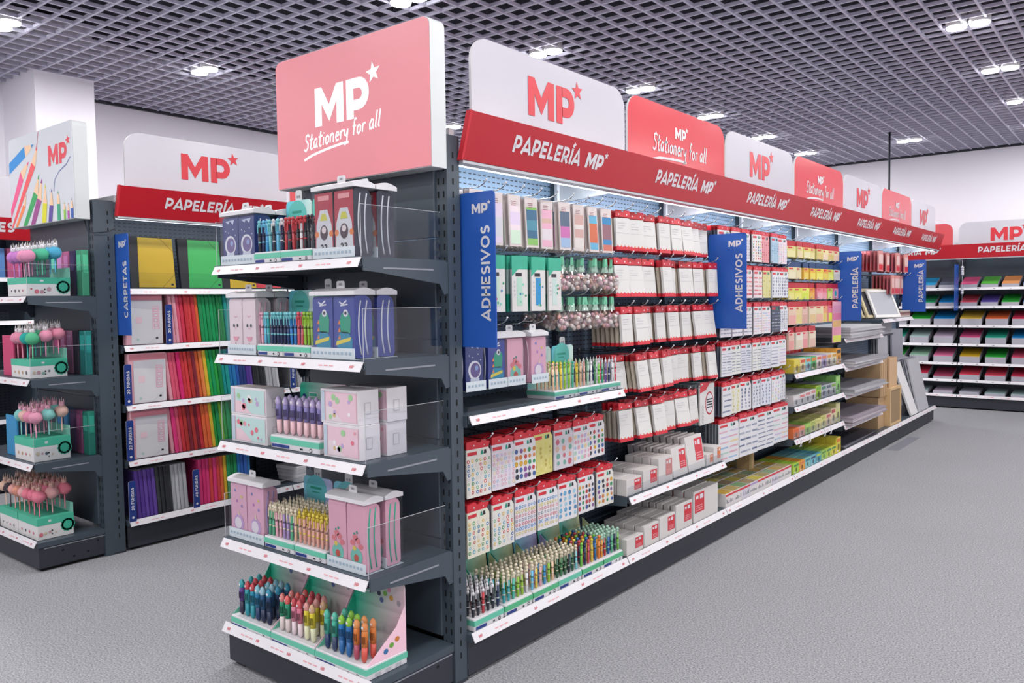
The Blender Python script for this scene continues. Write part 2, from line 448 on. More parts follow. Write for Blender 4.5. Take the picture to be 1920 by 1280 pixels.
# ================================================================== shelving
BL = 1.1964
YB = 2.3455
def strip(name, parent, x0, x1, zb, marks=4, m=STRIP, mini=mat('#e77f88', .5), h=.034, y=0., faint=True):
    """white label strip leaning outwards at its foot, small red logos along it"""
    mb = MB()
    mb.prism_x([(y, zb), (y + .004, zb), (y + .022, zb + h), (y + .018, zb + h)], x0, x1, m)
    d = MB(); n = marks
    for k in range(n):
        cx = x0 + .03 + (x1 - x0 - .09) * k / max(n - 1, 1)
        logo(d, cx, zb + h * .32, h * .3, 0, mini, .1, False)
        if faint and k < n - 1:
            for q in range(3): d.rect(cx + .1 + q * .03, cx + .122 + q * .03, zb + h * .4, zb + h * .52, 0, FADED)
    merge(mb, d, lambda p: (p[0], y - .0012 + (p[2] - zb) / h * .018, p[2]))
    return mb.build(name, parent)
def shelf(parent, x0, x1, zt, depth=.44, side='both', strips=4, acrylic=(), lip=0., y=0.0, brackets=True):
    mb = MB(); mb.box(x0, x1, y + .02, depth, zt - .028, zt, METAL); mb.box(x0, x1, y + .018, y + .024, zt - .03, zt + .002, METAL)
    s = mb.build('shelf', parent)
    if brackets:
        for xa in (x0, x1 - .004):
            b = MB(); b.prism_x([(y + .03, zt - .006), (depth + .02, zt - .006), (depth + .02, zt - .125), (depth - .012, zt - .13), (depth - .035, zt - .09), (y + .1, zt - .052), (y + .03, zt - .046)], xa - .001, xa + .005, METAL)
            b.box(xa - .0025, xa + .0065, y + .12, depth - .07, zt - .04, zt - .034, GREY)  # thin grey bar painted in as the highlight along the groove
            b.build('bracket', s)
    if strips: strip('label_strip', s, x0 + .004, x1 + .002, zt - .035, strips, y=y)
    for xa in acrylic:
        a = MB(); a.box(xa - .0015, xa + .0015, y + .03, depth - .02, zt, zt + .18, CLEAR); a.box(xa - .0012, xa + .0012, y + .028, depth - .02, zt + .18, zt + .1815, GREY_L); a.box(xa - .0012, xa + .0012, y + .0285, y + .03, zt, zt + .18, GREY_L); a.build('acrylic_divider', s)
    if lip:
        a = MB(); a.box(x0 + .005, x1 - .005, y + .024, y + .027, zt, zt + lip, CLEAR); a.build('acrylic_front', s)
    return s
def hook_mesh():
    mb = MB()
    mb.tube([(0, .455, 0), (0, .06, -.004), (0, .03, .006), (0, .014, .022)], .0028, CHROME, 6)
    mb.ball((0, .014, .024), .0045, WHITE, 6, 4)
    mb.box(-.008, .008, .448, .46, -.025, .012, CHROME)
    return mb.data('peg_hook')
HOOK = hook_mesh()
def upright(parent, x, y0=.43, zt=2.14, w=.03, d=.03):
    mb = MB(); mb.box(x - w / 2, x + w / 2, y0, y0 + d, 0.02, zt, METAL)
    for k in range(int(zt / .05) - 2):
        z = .12 + k * .05
        mb.rect(x - .004, x + .004, z, z + .022, y0 - .0008, HOLE)
    return mb.build('upright', parent)
def bay(label, loc, rz, shelves, hooks, L=BL, panel=PEG, first=False, group=None, base=True, kick=METAL_D, marks=3, brk=True, dividers=True):
    t = thing('shelving_bay', label, 'shelving', loc, rz, group)
    MB().box(0.004, L - .004, .46, .475, .1, 2.14, panel).build('back_panel', t)
    if first: upright(t, .011, w=.018)
    upright(t, L - .011, w=.018)
    b = MB(); b.box(0, L, .02, .46, .155, .185, METAL); bs = b.build('base_shelf', t)
    MB().box(0, L, .036, .05, .018, .155, kick).build('kick_panel', t)
    MB().box(.03, .08, .06, .44, 0, .02, HOLE).box(L - .08, L - .03, .06, .44, 0, .02, HOLE).build('foot', t)
    strip('label_strip', bs, .004, L - .004, .156, marks)
    for z in shelves:
        if isinstance(z, tuple): shelf(t, z[1], z[2], z[0], strips=marks, lip=z[3], y=z[4] if len(z) > 4 else 0, brackets=brk)
        else: shelf(t, 0.006, L - .006, z, strips=marks, brackets=brk)
    for hx, hz in hooks: link('peg_hook', HOOK, t, (hx, 0, hz))
    return t
def endcap(label, loc, zs, py=.45, w=.91):
    t = thing('end_display_unit', label, 'shelving', loc)
    for xa, xb in ((0, .06), (w - .06, w)):
        mb = MB(); mb.box(xa, xb, py, .52, .0, 2.137, METAL)
        for k in range(40):
            z = .1 + k * .05
            mb.rect(xa + .012, xa + .019, z, z + .024, py - .001, HOLE); mb.rect(xa + .04, xa + .047, z, z + .024, py - .001, HOLE)
            for xs in (xa - .0008, xb + .0008):
                mb.face([(xs, .48, z), (xs, .488, z), (xs, .488, z + .024), (xs, .48, z + .024)], HOLE)
        mb.box(xa - .002, xb + .002, .445, .52, -.0, .012, METAL_D)
        mb.build('upright', t)
    mb = MB(); zz = .19
    for k in range(5):
        mb.bbox(.06, w - .06, py - .01, py + .01, zz, zz + .386, METAL, .003); zz += .39
    mb.build('back_panel', t)
    # foot box
    f = MB(); f.box(.012, w - .008, .03, .45, .02, .14, METAL_D).box(.005, w - .004, .025, .45, .14, .168, METAL)
    for (q, z) in ((.16, .1), (.3, .06), (.36, .11), (.22, .05)):
        f.face([(w - .0072, q + .008 * math.cos(a), z + .006 * math.sin(a)) for a in (2 * PI * k / 8 for k in range(8))], HOLE)
    f.box(w - .012, w - .0065, .06, .44, .128, .133, GREY)
    f.box(.03, .09, .05, .43, 0, .02, HOLE).box(w - .09, w - .03, .05, .43, 0, .02, HOLE)
    fb = f.build('base', t)
    strip('label_strip', fb, .005, w, .148, 5)
    for z in zs: shelf(t, .008, w - .004, z, depth=py - .01, strips=4, acrylic=(.0095, w - .012))
    return t
# row heights of the main gondola
YROW = [YB + BL * k for k in range(7)]
XF = -2.09
H5 = (1.962, 1.722, 1.47, 1.222, .972)
def lins(a, b, n): return [a + (b - a) * k / (n - 1) for k in range(n)]
hk = []
A_X = lins(.13, 1.11, 9); B_X = lins(.12, .66, 5); BAG_X = lins(.74, 1.2, 5)
ST_X = lins(.145, 1.045, 7); ST2_X = lins(.135, 1.1, 7)
hk += [(q, 1.962) for q in A_X] + [(q, 1.703) for q in B_X] + [(q, 1.712) for q in BAG_X[:-1]] + [(q, 1.53) for q in BAG_X[:-1]] + [(q, .945) for q in ST_X] + [(q, .691) for q in ST2_X]
CASE_X = (.11, .25, .377, .517)
hk += [(q, 1.41) for q in CASE_X]
PK_X = lins(.08, 1.08, 8); PK5_X = lins(.1, .86, 6)
hooks2 = [(q, z) for z in H5[:4] for q in PK_X] + [(q, .972) for q in PK5_X] + [(1.07, .995)]
S3_X = lins(.1, 1.1, 7); S3L_X = lins(.15, 1.05, 4)
hooks3 = [(q, z) for z in (1.967, 1.727, 1.482, 1.237, .985) for q in S3_X] + [(q, .751) for q in S3L_X]
P4_X = lins(.08, 1.12, 8)
hooks4 = [(q, z) for z in (1.93, 1.775, 1.62, 1.478) for q in P4_X] + [(q, 1.285) for q in P4_X[:4]]
hooks6 = [(q, z) for z in (1.95, 1.72) for q in lins(.1, 1.1, 6)]
MB1 = 'bay of the main shelves'
BAYS = []
spec = [
  ('first bay of the main dark shelves, next to the end display, with one long shelf', [(1.055, .005, BL - .03, .035)], hk),
  ('second bay of the main dark metal shelves, full of white packs with red headers', [(.492, .02, BL - .02, .05)], hooks2),
  ('third bay of the main dark metal shelves, hung with sticker packs past the blue sign', [], hooks3),
  ('fourth bay of the main dark metal shelves, with sticky notes above three shelves', [(.937, 0.006, BL - .006, .05), (.69, .006, BL - .006, .05), (.448, .006, BL - .006, .05)], hooks4),
  ('fifth bay of the main dark metal shelves, stacked with large grey boards', [(1.145, .006, BL - .006, 0, -.0), (.9, .006, BL - .006, 0), (.662, .006, BL - .006, 0), (.4, .006, BL - .006, 0)], []),
  ('sixth bay of the main dark metal shelves, with framed pictures on its one high shelf', [(1.28, .006, BL - .006, 0)], hooks6),
  ('last bay of the main dark metal shelves, with grey boards leaning on its base', [], []),
]
for k, (lab, sh, hh) in enumerate(spec):
    BAYS.append(bay(lab, (XF, YROW[k], 0), BAYROT, sh, hh, first=k == 0, group='bays of the main shelves', marks=4 if k < 2 else 3))
# the far side of the double gondola and its top
t = thing('gondola_back', 'dark rear half and top cap of the main double-sided shelves', 'shelving', (0, 0, 0))
MB().box(-2.60, -2.567, YB, YB + 7 * BL, .1, 2.14, PEGD).build('rear_panel', t)
MB().box(-3.02, -2.6, YB, YB + 7 * BL, .02, .185, METAL_D).build('rear_base', t)
MB().box(-2.95, -2.5, YB + .02, YB + 7 * BL, 2.141, 2.18, GREY).box(-2.5, -2.2, YB + .02, YB + .05, 2.15, 2.185, WHITE).build('top_cap', t)
endcap('dark metal end display unit with five shelves, front of the main shelves', (-3.04, 1.825, 0), (1.66, 1.302, .945, .54))
endcap('dark metal end display unit with four shelves, at the left edge', (-5.85, 1.825, 0), (1.568, 1.1, .62), .4)

# ------------------------------------------------------------------ red header boards
def fascia(label, loc, rz, Lf, starts, tall=.178, lean=.052, zb=2.047, led=True, glow=1., words='PAPELERÍA', h=.062):
    """board leaning out at its top; grey lip and LED strip underneath"""
    t = thing('header_board', label, 'sign', loc, rz)
    f = lambda z: -lean * (z - zb) / tall
    mb = MB(); mb.prism_x([(0.0, zb), (.016, zb), (.016 - lean, zb + tall), (-lean, zb + tall)], 0, Lf, RED)
    mb.build('red_board', t)
    e = MB(); e.prism_x([(-.001, zb - .002), (.022, zb - .002), (.022 - lean, zb + tall + .002), (-lean - .001, zb + tall + .002)], -.012, 0, RED_L)
    e.build('end_trim', t)
    MB().box(0, Lf, .002, .05, zb - .012, zb - .001, GREY_L).build('lower_lip', t)
    if led:
        l = MB().box(.02, Lf - .02, .055, .075, zb - .012, zb - .003, LED).build('led_strip', t)
        n = max(1, round(Lf / BL))
        for k in range(n):
            ld = bpy.data.lights.new('led_light', 'AREA'); ld.shape = 'RECTANGLE'; ld.size = Lf / n * .96; ld.size_y = .03; ld.energy = LED_W * glow; ld.color = (.82, .93, 1)
            lo = bpy.data.objects.new('led_light', ld); COL.objects.link(lo); lo.parent = t
            lo.location = ((k + .5) * Lf / n, .08, zb - .02); lo.rotation_euler = (math.radians(72), 0, 0); ld.spread = math.radians(120)
    for k in range(1, round(Lf / BL) + 1):
        b = MB(); b.prism_x([(.05, zb + .04), (.405, zb + .09), (.405, zb - .06), (.35, zb - .03), (.05, zb - .004)], k * BL - .008, k * BL + .008, GREY_L)
        b.box(k * BL - .03, k * BL + .03, .39, .408, zb - .03, zb + .09, GREY_L)
        b.build('board_bracket', t)
    for s, size in starts:
        d = MB()
        w_ = text(d, words, size, s, zb + tall * .36, 0, WHITE, .22, .12)
        o = MB(); merge(o, d, lambda p: (p[0], f(p[2]) - .0015, p[2]))
        o.build('white_lettering', t); d = MB()
        logo(d, s + w_ + size * .75, zb + tall * .36, size * 1.02, 0, WHITE, .12)
        o = MB(); merge(o, d, lambda p: (p[0], f(p[2]) - .0015, p[2]))
        o.build('white_logo', t)
    return t
fascia('long red header board with white lettering along the top of the main shelves', (-2.107, YB, 0), BAYROT, 7 * BL + .13, [(.275 + BL * k, .066) for k in range(7)])
fascia('red header board with white lettering above the folders at the left', (-4.91, 2.358, 0), BAYROT, 2 * BL, [(.285, .066), (.285 + BL, .066)], glow=.18)
fascia('red header board on the back wall shelves, straight above the paper stacks', (-3.35, 11.99, 0), 0, 4.5, [(.274, .072), (1.47, .072), (2.666, .072)], tall=.178, lean=.03, zb=1.982, led=False)

# ------------------------------------------------------------------ rounded sign panels above
def panel_sign(label, loc, rz, w, h, face, kind, group, glow=0):
    t = thing('sign_panel', label, 'sign', loc, rz, group)
    mb = MB(); mb.prism(rrect(0, w, 0, h, .1, (0, 0, 1, 1)), 0, .012, face, WHITE, face)
    mb.build('panel', t)
    d = MB()
    if kind == 'logo':
        hh = .165; logo(d, w / 2 - 1.14 * hh - .03, h - .245 - .008, hh, -.002, RED_L)
    else:
        hh = .062; logo(d, w / 2 - 1.14 * hh, h - .16, hh, -.002, WHITE); d.build('white_logo', t); d = MB()
        script(d, 'Stationery for all', .085, w / 2, h - .25, -.002, WHITE, .12, 0)
    d.build('lettering', t)
    return t
WS = mat('#d6d3dc', .22); RS = mat('#e64650', .22)
NAMES7 = ('first', 'second', 'third', 'fourth', 'fifth', 'sixth', 'seventh')
for k in range(7):
    kd = 'logo' if k % 2 == 0 else 'script'
    lab = 'rounded %s sign panel above the %s bay of the main shelves' % ('white' if kd == 'logo' else 'red', NAMES7[k])
    panel_sign(lab, (-2.14, YB + .09 + BL * k, 2.09), BAYROT, 1.168, .462, WS if kd == 'logo' else RS, kd, 'sign panels above the main shelves')
panel_sign('rounded white sign panel above the folders at the left', (-4.95, 2.43, 2.09), BAYROT, 1.168, .48, WS, 'logo', 'sign panels above the left shelves')
panel_sign('rounded red sign panel behind the white one on the left shelves', (-4.95, 2.43 + BL, 2.09), BAYROT, 1.168, .48, RS, 'script', 'sign panels above the left shelves')
panel_sign('rounded red sign panel on the back wall shelves', (-3.335, 12.015, 2.015), 0, 1.16, .43, RS, 'script', 'sign panels on the back wall')
panel_sign('rounded white sign panel on the back wall shelves, at the right edge', (-2.105, 12.015, 2.015), 0, 1.16, .43, WS, 'logo', 'sign panels on the back wall')

# ------------------------------------------------------------------ end display signs
SIGN = mat('#f2929b', .4, 0, .14)
t = thing('light_box_sign', 'large red light box sign on top of the end display', 'sign', (-3.035, 2.165, 2.0))
MB().prism(rrect(0, .932, 0, .548, .035, (0, 0, 1, 1)), .004, .082, mat('#dfe3e4', .4)).build('housing', t)
MB().prism(rrect(.003, .929, .003, .545, .033, (0, 0, 1, 1)), 0, .0035, SIGN).build('face_panel', t)
d = MB(); SW = mat('#ffffff', .5, 0, .35)
logo(d, .268, .234, .158, -.001, SW); d.build('white_logo', t); d = MB()
script(d, 'Stationery for all', .062, .428, .165, -.001, SW, .13, .08)
d.build('white_lettering', t)
t = thing('light_box_sign', 'white light box sign with a picture of coloured pencils, at the left edge', 'sign', (-5.88, 2.128, 2.02))
MB().prism(rrect(0, .93, 0, .57, .03, (0, 0, 1, 1)), .004, .085, mat('#dfe3e4', .4)).build('housing', t)
LB = mat('#dfe4ea', .4, 0, .12)
MB().prism(rrect(.003, .927, .003, .567, .028, (0, 0, 1, 1)), 0, .0035, LB).build('face_panel', t)
d = MB()
def pencil_pic(d, x, z, ang, L, w, c, y=-.001):
    ca, sa = math.cos(ang), math.sin(ang); cc = mat(c, .5, 0, .3); wood = mat('#f0c9a4', .5, 0, .3)
    f = lambda a, b: (x + a * ca - b * sa, z + a * sa + b * ca)
    g_ = lambda P, m, yy: d.flat([(min(max(px, .004), .926), min(max(pz, .004), .565)) for px, pz in (f(a, b) for a, b in P)], yy, m)
    g_([(-L, -w), (0, -w), (0, w), (-L, w)], cc, y); g_([(0, -w), (w * 3, -w * .3), (w * 3, w * .3), (0, w)], wood, y); g_([(w * 3, -w * .3), (w * 4, 0), (w * 3, w * .3)], cc, y)
for i, a in enumerate([(.26, .465, .2, .4, .035, '#2f8fd6'), (.2, .32, .6, .4, .035, '#ec5c8e'), (.38, .37, 1.0, .7, .032, '#ee5b5f'), (.22, .13, 1.1, .3, .02, '#ee8a56'), (.4, .19, 1.1, .4, .032, '#2fa35a'), (.45, .15, 1.2, .3, .034, '#9a4a8a'), (.53, .12, 1.45, .2, .03, '#d9d62e'), (.62, .1, 1.45, .2, .026, '#5a4a9a'), (.72, .1, 1.57, .2, .02, '#2fa37a'), (.8, .06, 1.57, .1, .012, '#8cc63f'), (.85, .05, 1.57, .1, .012, '#b04aa0'), (.9, .06, 1.57, .1, .016, '#3a62b0')]):
    pencil_pic(d, *a, y=-.001 - i * .0002)
d.stroke([(.38, .4), (.42, .45), (.45, .5), (.47, .56)], .006, -.0008, CORAL)
d.stroke([(.66, .18), (.68, .25), (.74, .29), (.84, .32), (.9, .36)], .007, -.0008, mat('#7a86b8', .5))
d.build('pencil_picture', t)
d = MB(); logo(d, .6, .335, .12, -.001, mat('#ea4a55', .4, 0, .2)); d.build('red_lettering', t)

# ------------------------------------------------------------------ blue section signs
def blue_sign(label, word, x0, x1, y, z0, z1, rz=0, loc=None, hgt=.085, group='blue section signs'):
    t = thing('section_sign', label, 'sign', loc or (x0, y, z0), rz, group)
    w, h = x1 - x0, z1 - z0
    MB().prism(rrect(0, w, 0, h, .018, (0, 0, 1, 1)), 0, .004, BLUE).build('panel', t)
    d = MB(); logo(d, w - .115, h - .082, .038, -.001, WHITE, 0)
    d.build('white_logo', t); d = MB()
    text(d, word, hgt, w - .026, .105, -.001, WHITE, .2, 0, True)
    d.build('white_lettering', t)
    return t
blue_sign('blue upright sign reading ADHESIVOS beside the end display', 'ADHESIVOS', -2.22, -1.968, 2.362, 1.325, 1.92, hgt=.046)
blue_sign('blue upright sign reading ADHESIVOS between the second and third bays', 'ADHESIVOS', -2.22, -1.972, YROW[2], 1.315, 1.897, hgt=.045)
blue_sign('blue upright sign reading PAPELERÍA above the stack of grey boards', 'PAPELERÍA', -2.24, -1.97, YROW[4], 1.3, 1.878, hgt=.046)
blue_sign('blue upright sign reading PAPELERÍA in front of the back wall shelves', 'PAPELERÍA', -2.21, -1.975, YROW[6], 1.33, 1.883, hgt=.046)
blue_sign('blue upright sign reading CARPETAS beside the folders', 'CARPETAS', -5.02, -4.785, 2.3505, 1.33, 1.937, hgt=.047)
t = thing('section_sign', 'thin blue sign seen edge-on between the back wall bays', 'sign', (-2.112, 12.035, 1.3), -PI / 2, 'blue section signs')
MB().prism(rrect(0, .24, 0, .6, .018, (0, 0, 1, 1)), 0, .006, BLUE).build('panel', t)
# cable under the light box at the left
tag(MB().tube([(-5.0, 2.2, 2.02), (-4.96, 2.2, 1.95), (-4.93, 2.22, 1.94), (-4.925, 2.3, 1.95), (-4.925, 2.345, 1.97)], .003, INK, 6).build('cable'), 'thin black cable looping under the pencil light box', 'cable')
# ================================================================== products
def shade(h, k):
    h = h.lstrip('#'); return '#' + ''.join('%02x' % max(0, min(255, int(int(h[i:i + 2], 16) * k))) for i in (0, 2, 4))
def pk(label, name, cat, mesh, loc, rz, group, header=None, rot=None):
    o = link(name, mesh, None, loc, rz, rot=rot); tag(o, label, cat, group)
    if header: link('header_card', header, o)
    return o
# ---- packs on hooks: origin at the punched hole, front at y = 0
def head_mesh(w, h, c, zt=.012, wob=0):
    mb = MB(); mb.prism([(-w / 2, -h), (w / 2, -h), (w / 2, zt), (w * .12, zt), (w * .08, zt - .01 if wob else zt), (-w * .08, zt - .01 if wob else zt), (-w * .12, zt), (-w / 2, zt)], -.0015, .004, c)
    for q in (-.3, .28): mb.disc(w * q, -h * .45, .0045, -.002, WHITE, 6)
    mb.rect(-w * .45, -w * .05, -h * .8, -h * .3, -.0018, RED_L)
    return mb.data('header_card')
def back_pack(w, h, body, top, foot=None, t=.014, hh=.03, zt=.01):
    mb = MB(); mb.box(-w / 2, w / 2, 0, t, -h, -hh, body); mb.box(-w / 2, w / 2, .002, t - .004, -hh, zt, top)
    if foot: mb.box(-w / 2 - .0004, w / 2 + .0004, -.0006, t + .0006, -h - .001, -h + .016, foot)
    return mb.data('paper_pack')
def hang_row(xs, z, bayk, name, cat, phrase, where, front, header, back, n, step, depth0, rx=None, jit=0., fan=0., grp=None, base=None, dv=.02):
    """front: list of meshes for the foremost pack of each hook; back: list for those behind it"""
    bx, by = (XF, YROW[bayk]) if base is None else base
    for i, hx in enumerate(xs):
        a = R.uniform(-jit, jit) + fan
        nn = n if isinstance(n, int) else R.randint(*n)
        d0 = depth0 + R.uniform(0, dv)
        hk_ = '%s hook' % ORD[i]; tl = -R.uniform(*rx) if rx else 0.
        for k in range(nn):
            d = d0 + k * step
            if d > .43: break
            fr = front[i % len(front)] if k == 0 else back[i % len(back)]
            ak = a + R.uniform(-.02, .02) if k else a
            lab = ('front %s, %s, %s' if k == 0 else '%s behind the front one, %s, %s') % (phrase if isinstance(phrase, str) else phrase[i % len(phrase)], hk_, where)
            pk(lab, name, cat, fr, (bx - d, by + hx, z - .0158), BAYROT + ak, '%ss on the %s, %s' % (cat, hk_, where), header[i % len(header)] if (k == 0 and header) else None, rot=(tl if k < 4 else tl * .8, 0, BAYROT + ak))
# white paper packs ----------------------------------------------------------
def white_front(w, h, v):
    mb = MB(); mb.box(-w / 2, w / 2, 0, .014, -h, -.028, PAPER)
    mb.box(-w / 2 - .0005, w / 2 + .0005, -.0008, .0145, -h - .001, -h + .016, RED_L)
    for k in range(4): mb.flat([(-w / 2 + w * (k * .25 + .02), -h + .016), (-w / 2 + w * (k * .25 + .15), -h + .016), (-w / 2 + w * (k * .25 + .08), -h + .026)], -.001, ORANGE if k % 2 else RED_L)
    rr = random.Random(v)
    for k in range(3):
        mb.rect(-w * .38, -w * .38 + w * rr.uniform(.2, .6), -.055 - k * .013, -.0525 - k * .013, -.001, GREY_L)
    mb.rect(-w * .42, w * .42, -h * .55, -h * .55 + .0015, -.001, GREY_L)
    return mb.data('paper_pack')
WF = [white_front(.11, .19, v) for v in range(4)]
WB = [back_pack(.11, .19, mat('#d6cbb8', .7), RED, RED_L)]
WH = [head_mesh(.11, .022, RED_L, wob=1), head_mesh(.11, .024, RED, wob=1)]
for r, z in enumerate(H5[:4]):
    hang_row(PK_X, z, 1, 'paper_pack', 'paper pack', 'white paper pack with red header', '%s row, second bay' % ORD[r], WF, WH, WB, (4, 7), .028, .05, rx=(.03, .16), jit=.16, fan=-.1, dv=.07)
hang_row(PK5_X, H5[4], 1, 'paper_pack', 'paper pack', 'white paper pack with red header', 'fifth row, second bay', WF, WH, WB, (4, 7), .03, .03, rx=(.06, .2), jit=.16, fan=-.12, dv=.06)
# tall white pack with a red ring
mb = MB(); w, h = .2, .245
mb.box(-w / 2, w / 2, 0, .01, -h, 0, PAPER); mb.flat([(-w / 2, .014), (-w / 2, -.05), (-.02, -.035), (.03, -.0), (.05, .014)], -.001, RED_L)
mb.disc(.03, -.12, .072, -.001, RED, 20, .8); mb.disc(.03, -.12, .062, -.0014, WHITE, 20, .8)
for k in range(4): mb.rect(-.01, .07, -.1 - k * .016, -.092 - k * .016, -.0018, INK)
for k in range(6): mb.stroke([(-.08, -.24 + k * .02), (-.065, -.225 + k * .02), (-.05, -.24 + k * .02)], .003, -.001, GREY)
RINGF = mb.data('ring_pack'); mb = MB(); mb.box(-w / 2, w / 2, 0, .012, -h, -.002, mat('#9fb3b8', .5)); RINGB = mb.data('ring_pack')
hang_row([1.07], .995, 1, 'paper_pack', 'paper pack', 'tall red ring pack', 'fifth row, second bay', [RINGF], None, [RINGB], 7, .024, .06)
# row of slim clear packs, first bay ------------------------------------------
def slim(w, h, tint, marks, v):
    rr = random.Random(v); mb = MB()
    mb.box(-w / 2, w / 2, 0, .006, -h, .012, mat('#e6d9d6', .35))
    z = -h + .01
    while z < -.04:
        hh = rr.uniform(.02, .06); c = rr.choice(tint); mb.rect(-w * .42, w * .42, z, min(z + hh, -.03), -.0008, mat(c, .5)); z += hh
    for k in range(3): mb.rect(-w * .3, w * .1, -.016 - k * .008, -.013 - k * .008, -.001, mat(marks, .5))
    return mb.data('sticker_pad')
TI = [('#cfe3c6', '#f2e3ef', '#dfeaf6'), ('#e7d6ea', '#d9d9df', '#f5eef0'), ('#d8f0d8', '#f8e6ec', '#ead9f2'), ('#4f93a8', '#8fc56a', '#e48f86', '#3f6f8f'), ('#f2b9cf', '#e9e0e6', '#dfb9a9'), ('#d377b8', '#5d6f86', '#a4c0e2', '#6b8f7a'), ('#e8e0dc', '#d8b0a8', '#f3eee9'), ('#d9704a', '#67b4d9', '#efe9e9', '#b78f74'), ('#3f8fc7', '#9a6d78', '#5f7f96', '#d77a6a')]
SF = [slim(.076, .205, t_, '#a06a72', i) for i, t_ in enumerate(TI)]
SB = []
for i, t_ in enumerate(TI):
    mb = MB(); mb.box(-.038, .038, 0, .006, -.205, .012, mat('#e3d6d2', .4)); mb.box(-.0384, -.0378, .0, .006, -.19, -.09, mat(t_[0], .5)); mb.box(-.0384, -.0378, .0, .006, -.09, -.03, mat(t_[1], .5)); SB.append(mb.data('sticker_pad'))
hang_row(A_X, 1.955, 0, 'sticker_pad', 'sticker pad', ['slim pale pad', 'slim grey and lilac pad', 'slim mint pad', 'slim teal and coral pad', 'slim pink pad', 'slim violet and slate pad', 'slim cream pad', 'slim orange and sky blue pad', 'slim blue and red pad'], 'top row, first bay', SF, None, SB, (6, 9), .028, .06, rx=(.0, .06), jit=.08, fan=-.1)
# teal packs ------------------------------------------------------------------
def teal_front(v, stripe):
    w, h = .098, .225; mb = MB()
    mb.box(-w / 2, w / 2, 0, .009, -h, .0, PAPER); mb.box(-w / 2 - .0006, w / 2 + .0006, -.0006, .0096, -.045, .012, TEAL)
    mb.flat([(-w / 2, -.045), (-w * .1, -.045), (-w / 2, -.075)], -.001, TEAL)
    mb.rect(-w * .28, w * .12, -.075, -.06, -.001, INK)
    mb.rect(-w * .2, w * .16, -.2, -.08, -.001, mat(stripe, .5))
    for k in range(4): mb.disc(-w * .34, -.1 - k * .018, .005, -.001, GREY_L, 6)
    rr = random.Random(v)
    for k in range(5): mb.disc(rr.uniform(-.01, .04), rr.uniform(-.21, -.1), .006, -.0014, mat(rr.choice(['#2f9f6b', '#e06a7e', '#2d8fc0', '#8fd9c4']), .5), 6)
    return mb.data('teal_pack')
TF = [teal_front(1, '#f3f0ef'), teal_front(2, '#cfe8d2'), teal_front(3, '#bfe7d3'), teal_front(4, '#2f9ad6'), teal_front(5, '#d4e9e3')]
mb = MB(); mb.box(-.049, .049, 0, .009, -.225, -.045, mat('#b7cfcb', .5)); mb.box(-.0496, .0496, -.0004, .0094, -.045, .012, TEAL); mb.box(-.0496, .0496, -.0004, .0094, -.226, -.15, TEAL_D); TBK = [mb.data('teal_pack')]
hang_row(B_X, 1.698, 0, 'craft_pack', 'craft pack', 'white and teal craft pack', 'second row, first bay', TF, None, TBK, 7, .026, .05, jit=.05, fan=-.04)
# small bags with teal ties ---------------------------------------------------
FILM = clear_mat('bag_film', (.97, .95, .95, 1), .16)
def bag(v):
    rr = random.Random(v); mb = MB()
    prof = [(.004, -.004), (.010, -.028), (.016, -.045), (.034, -.072), (.042, -.1), (.038, -.128), (.018, -.148)]
    mb.lathe([(r, z) for r, z in reversed(prof)], FILM, 12, (0, .02))
    for k in range(16):
        a = rr.uniform(0, 6.28); q = rr.uniform(.008, .031); z = rr.uniform(-.138, -.07)
        mb.ball((q * math.cos(a), .02 + q * math.sin(a), z), rr.uniform(.009, .0135), mat(rr.choice(['#f3cfc6', '#f8e2dc', '#eab0a6', '#fbf4f0', '#e0b0bc', '#f8d8c4', '#f6eeea']), .4), 6, 4)
    return mb.data('bead_bag')
mb = MB(); mb.prism([(-.016, -.026), (.016, -.026), (.012, .012), (-.012, .012)], .014, .026, mat('#7fd6ae', .5)); mb.prism([(-.02, -.056), (.02, -.056), (.008, -.026), (-.008, -.026)], .012, .03, mat('#c4ecd8', .5)); TIE = mb.data('teal_tie')
BAGS = [bag(v) for v in range(4)]
for r, z in enumerate((1.708, 1.522)):
    for i, hx in enumerate(lins(.75, 1.2, 6)):
        for k in range(3):
            d = .06 + .1 * k + R.uniform(0, .02)
            o = link('bead_bag', BAGS[(i + k) % 4], None, (XF - d, YROW[0] + hx + (.02 if k == 1 else 0), z - .0158), rot=(0, 0, BAYROT + R.uniform(-.6, .6)))
            tag(o, '%s clear bag of pink beads with teal tie, %s along the %s bag row' % (('front', 'second', 'rear')[k], ORD[i], ('upper', 'lower')[r]), 'bag', 'bags of beads in the %s row' % ('upper', 'lower')[r])
            link('tie', TIE, o, label='teal tie')
# sticker sheets ---------------------------------------------------------------
PAL = {'pastel': ['#e7aebb', '#a9c8e8', '#d7c6ea', '#f1d9a8', '#b8dccb', '#f0b8c8'], 'multi': ['#c94f4f', '#3f9f6a', '#4a6aa8', '#e2b33f', '#8b5a9a', '#3a3f4a', '#d98a4a'], 'yellow': ['#e7e277', '#efe89a', '#cbb95a'],
       'dots': ['#e05a5a', '#4aa86a', '#3f78c0', '#f0c34a', '#4fb0d0', '#e7e2e2'], 'rings': ['#5aa0d8', '#e0cf6a', '#e28a92', '#9aa0ae', '#d86a78'], 'faces': ['#e7a08a', '#7ab0a0', '#8a90c0', '#d9b8a8', '#c96a7a'], 'grey': ['#8d97b0', '#9aa2b8', '#6f7a98', '#b7bccb'],
       'red': ['#e0575f', '#ee8f95', '#d0404a'], 'blue': ['#7ab7dd', '#a8d4ea', '#4f90c0']}
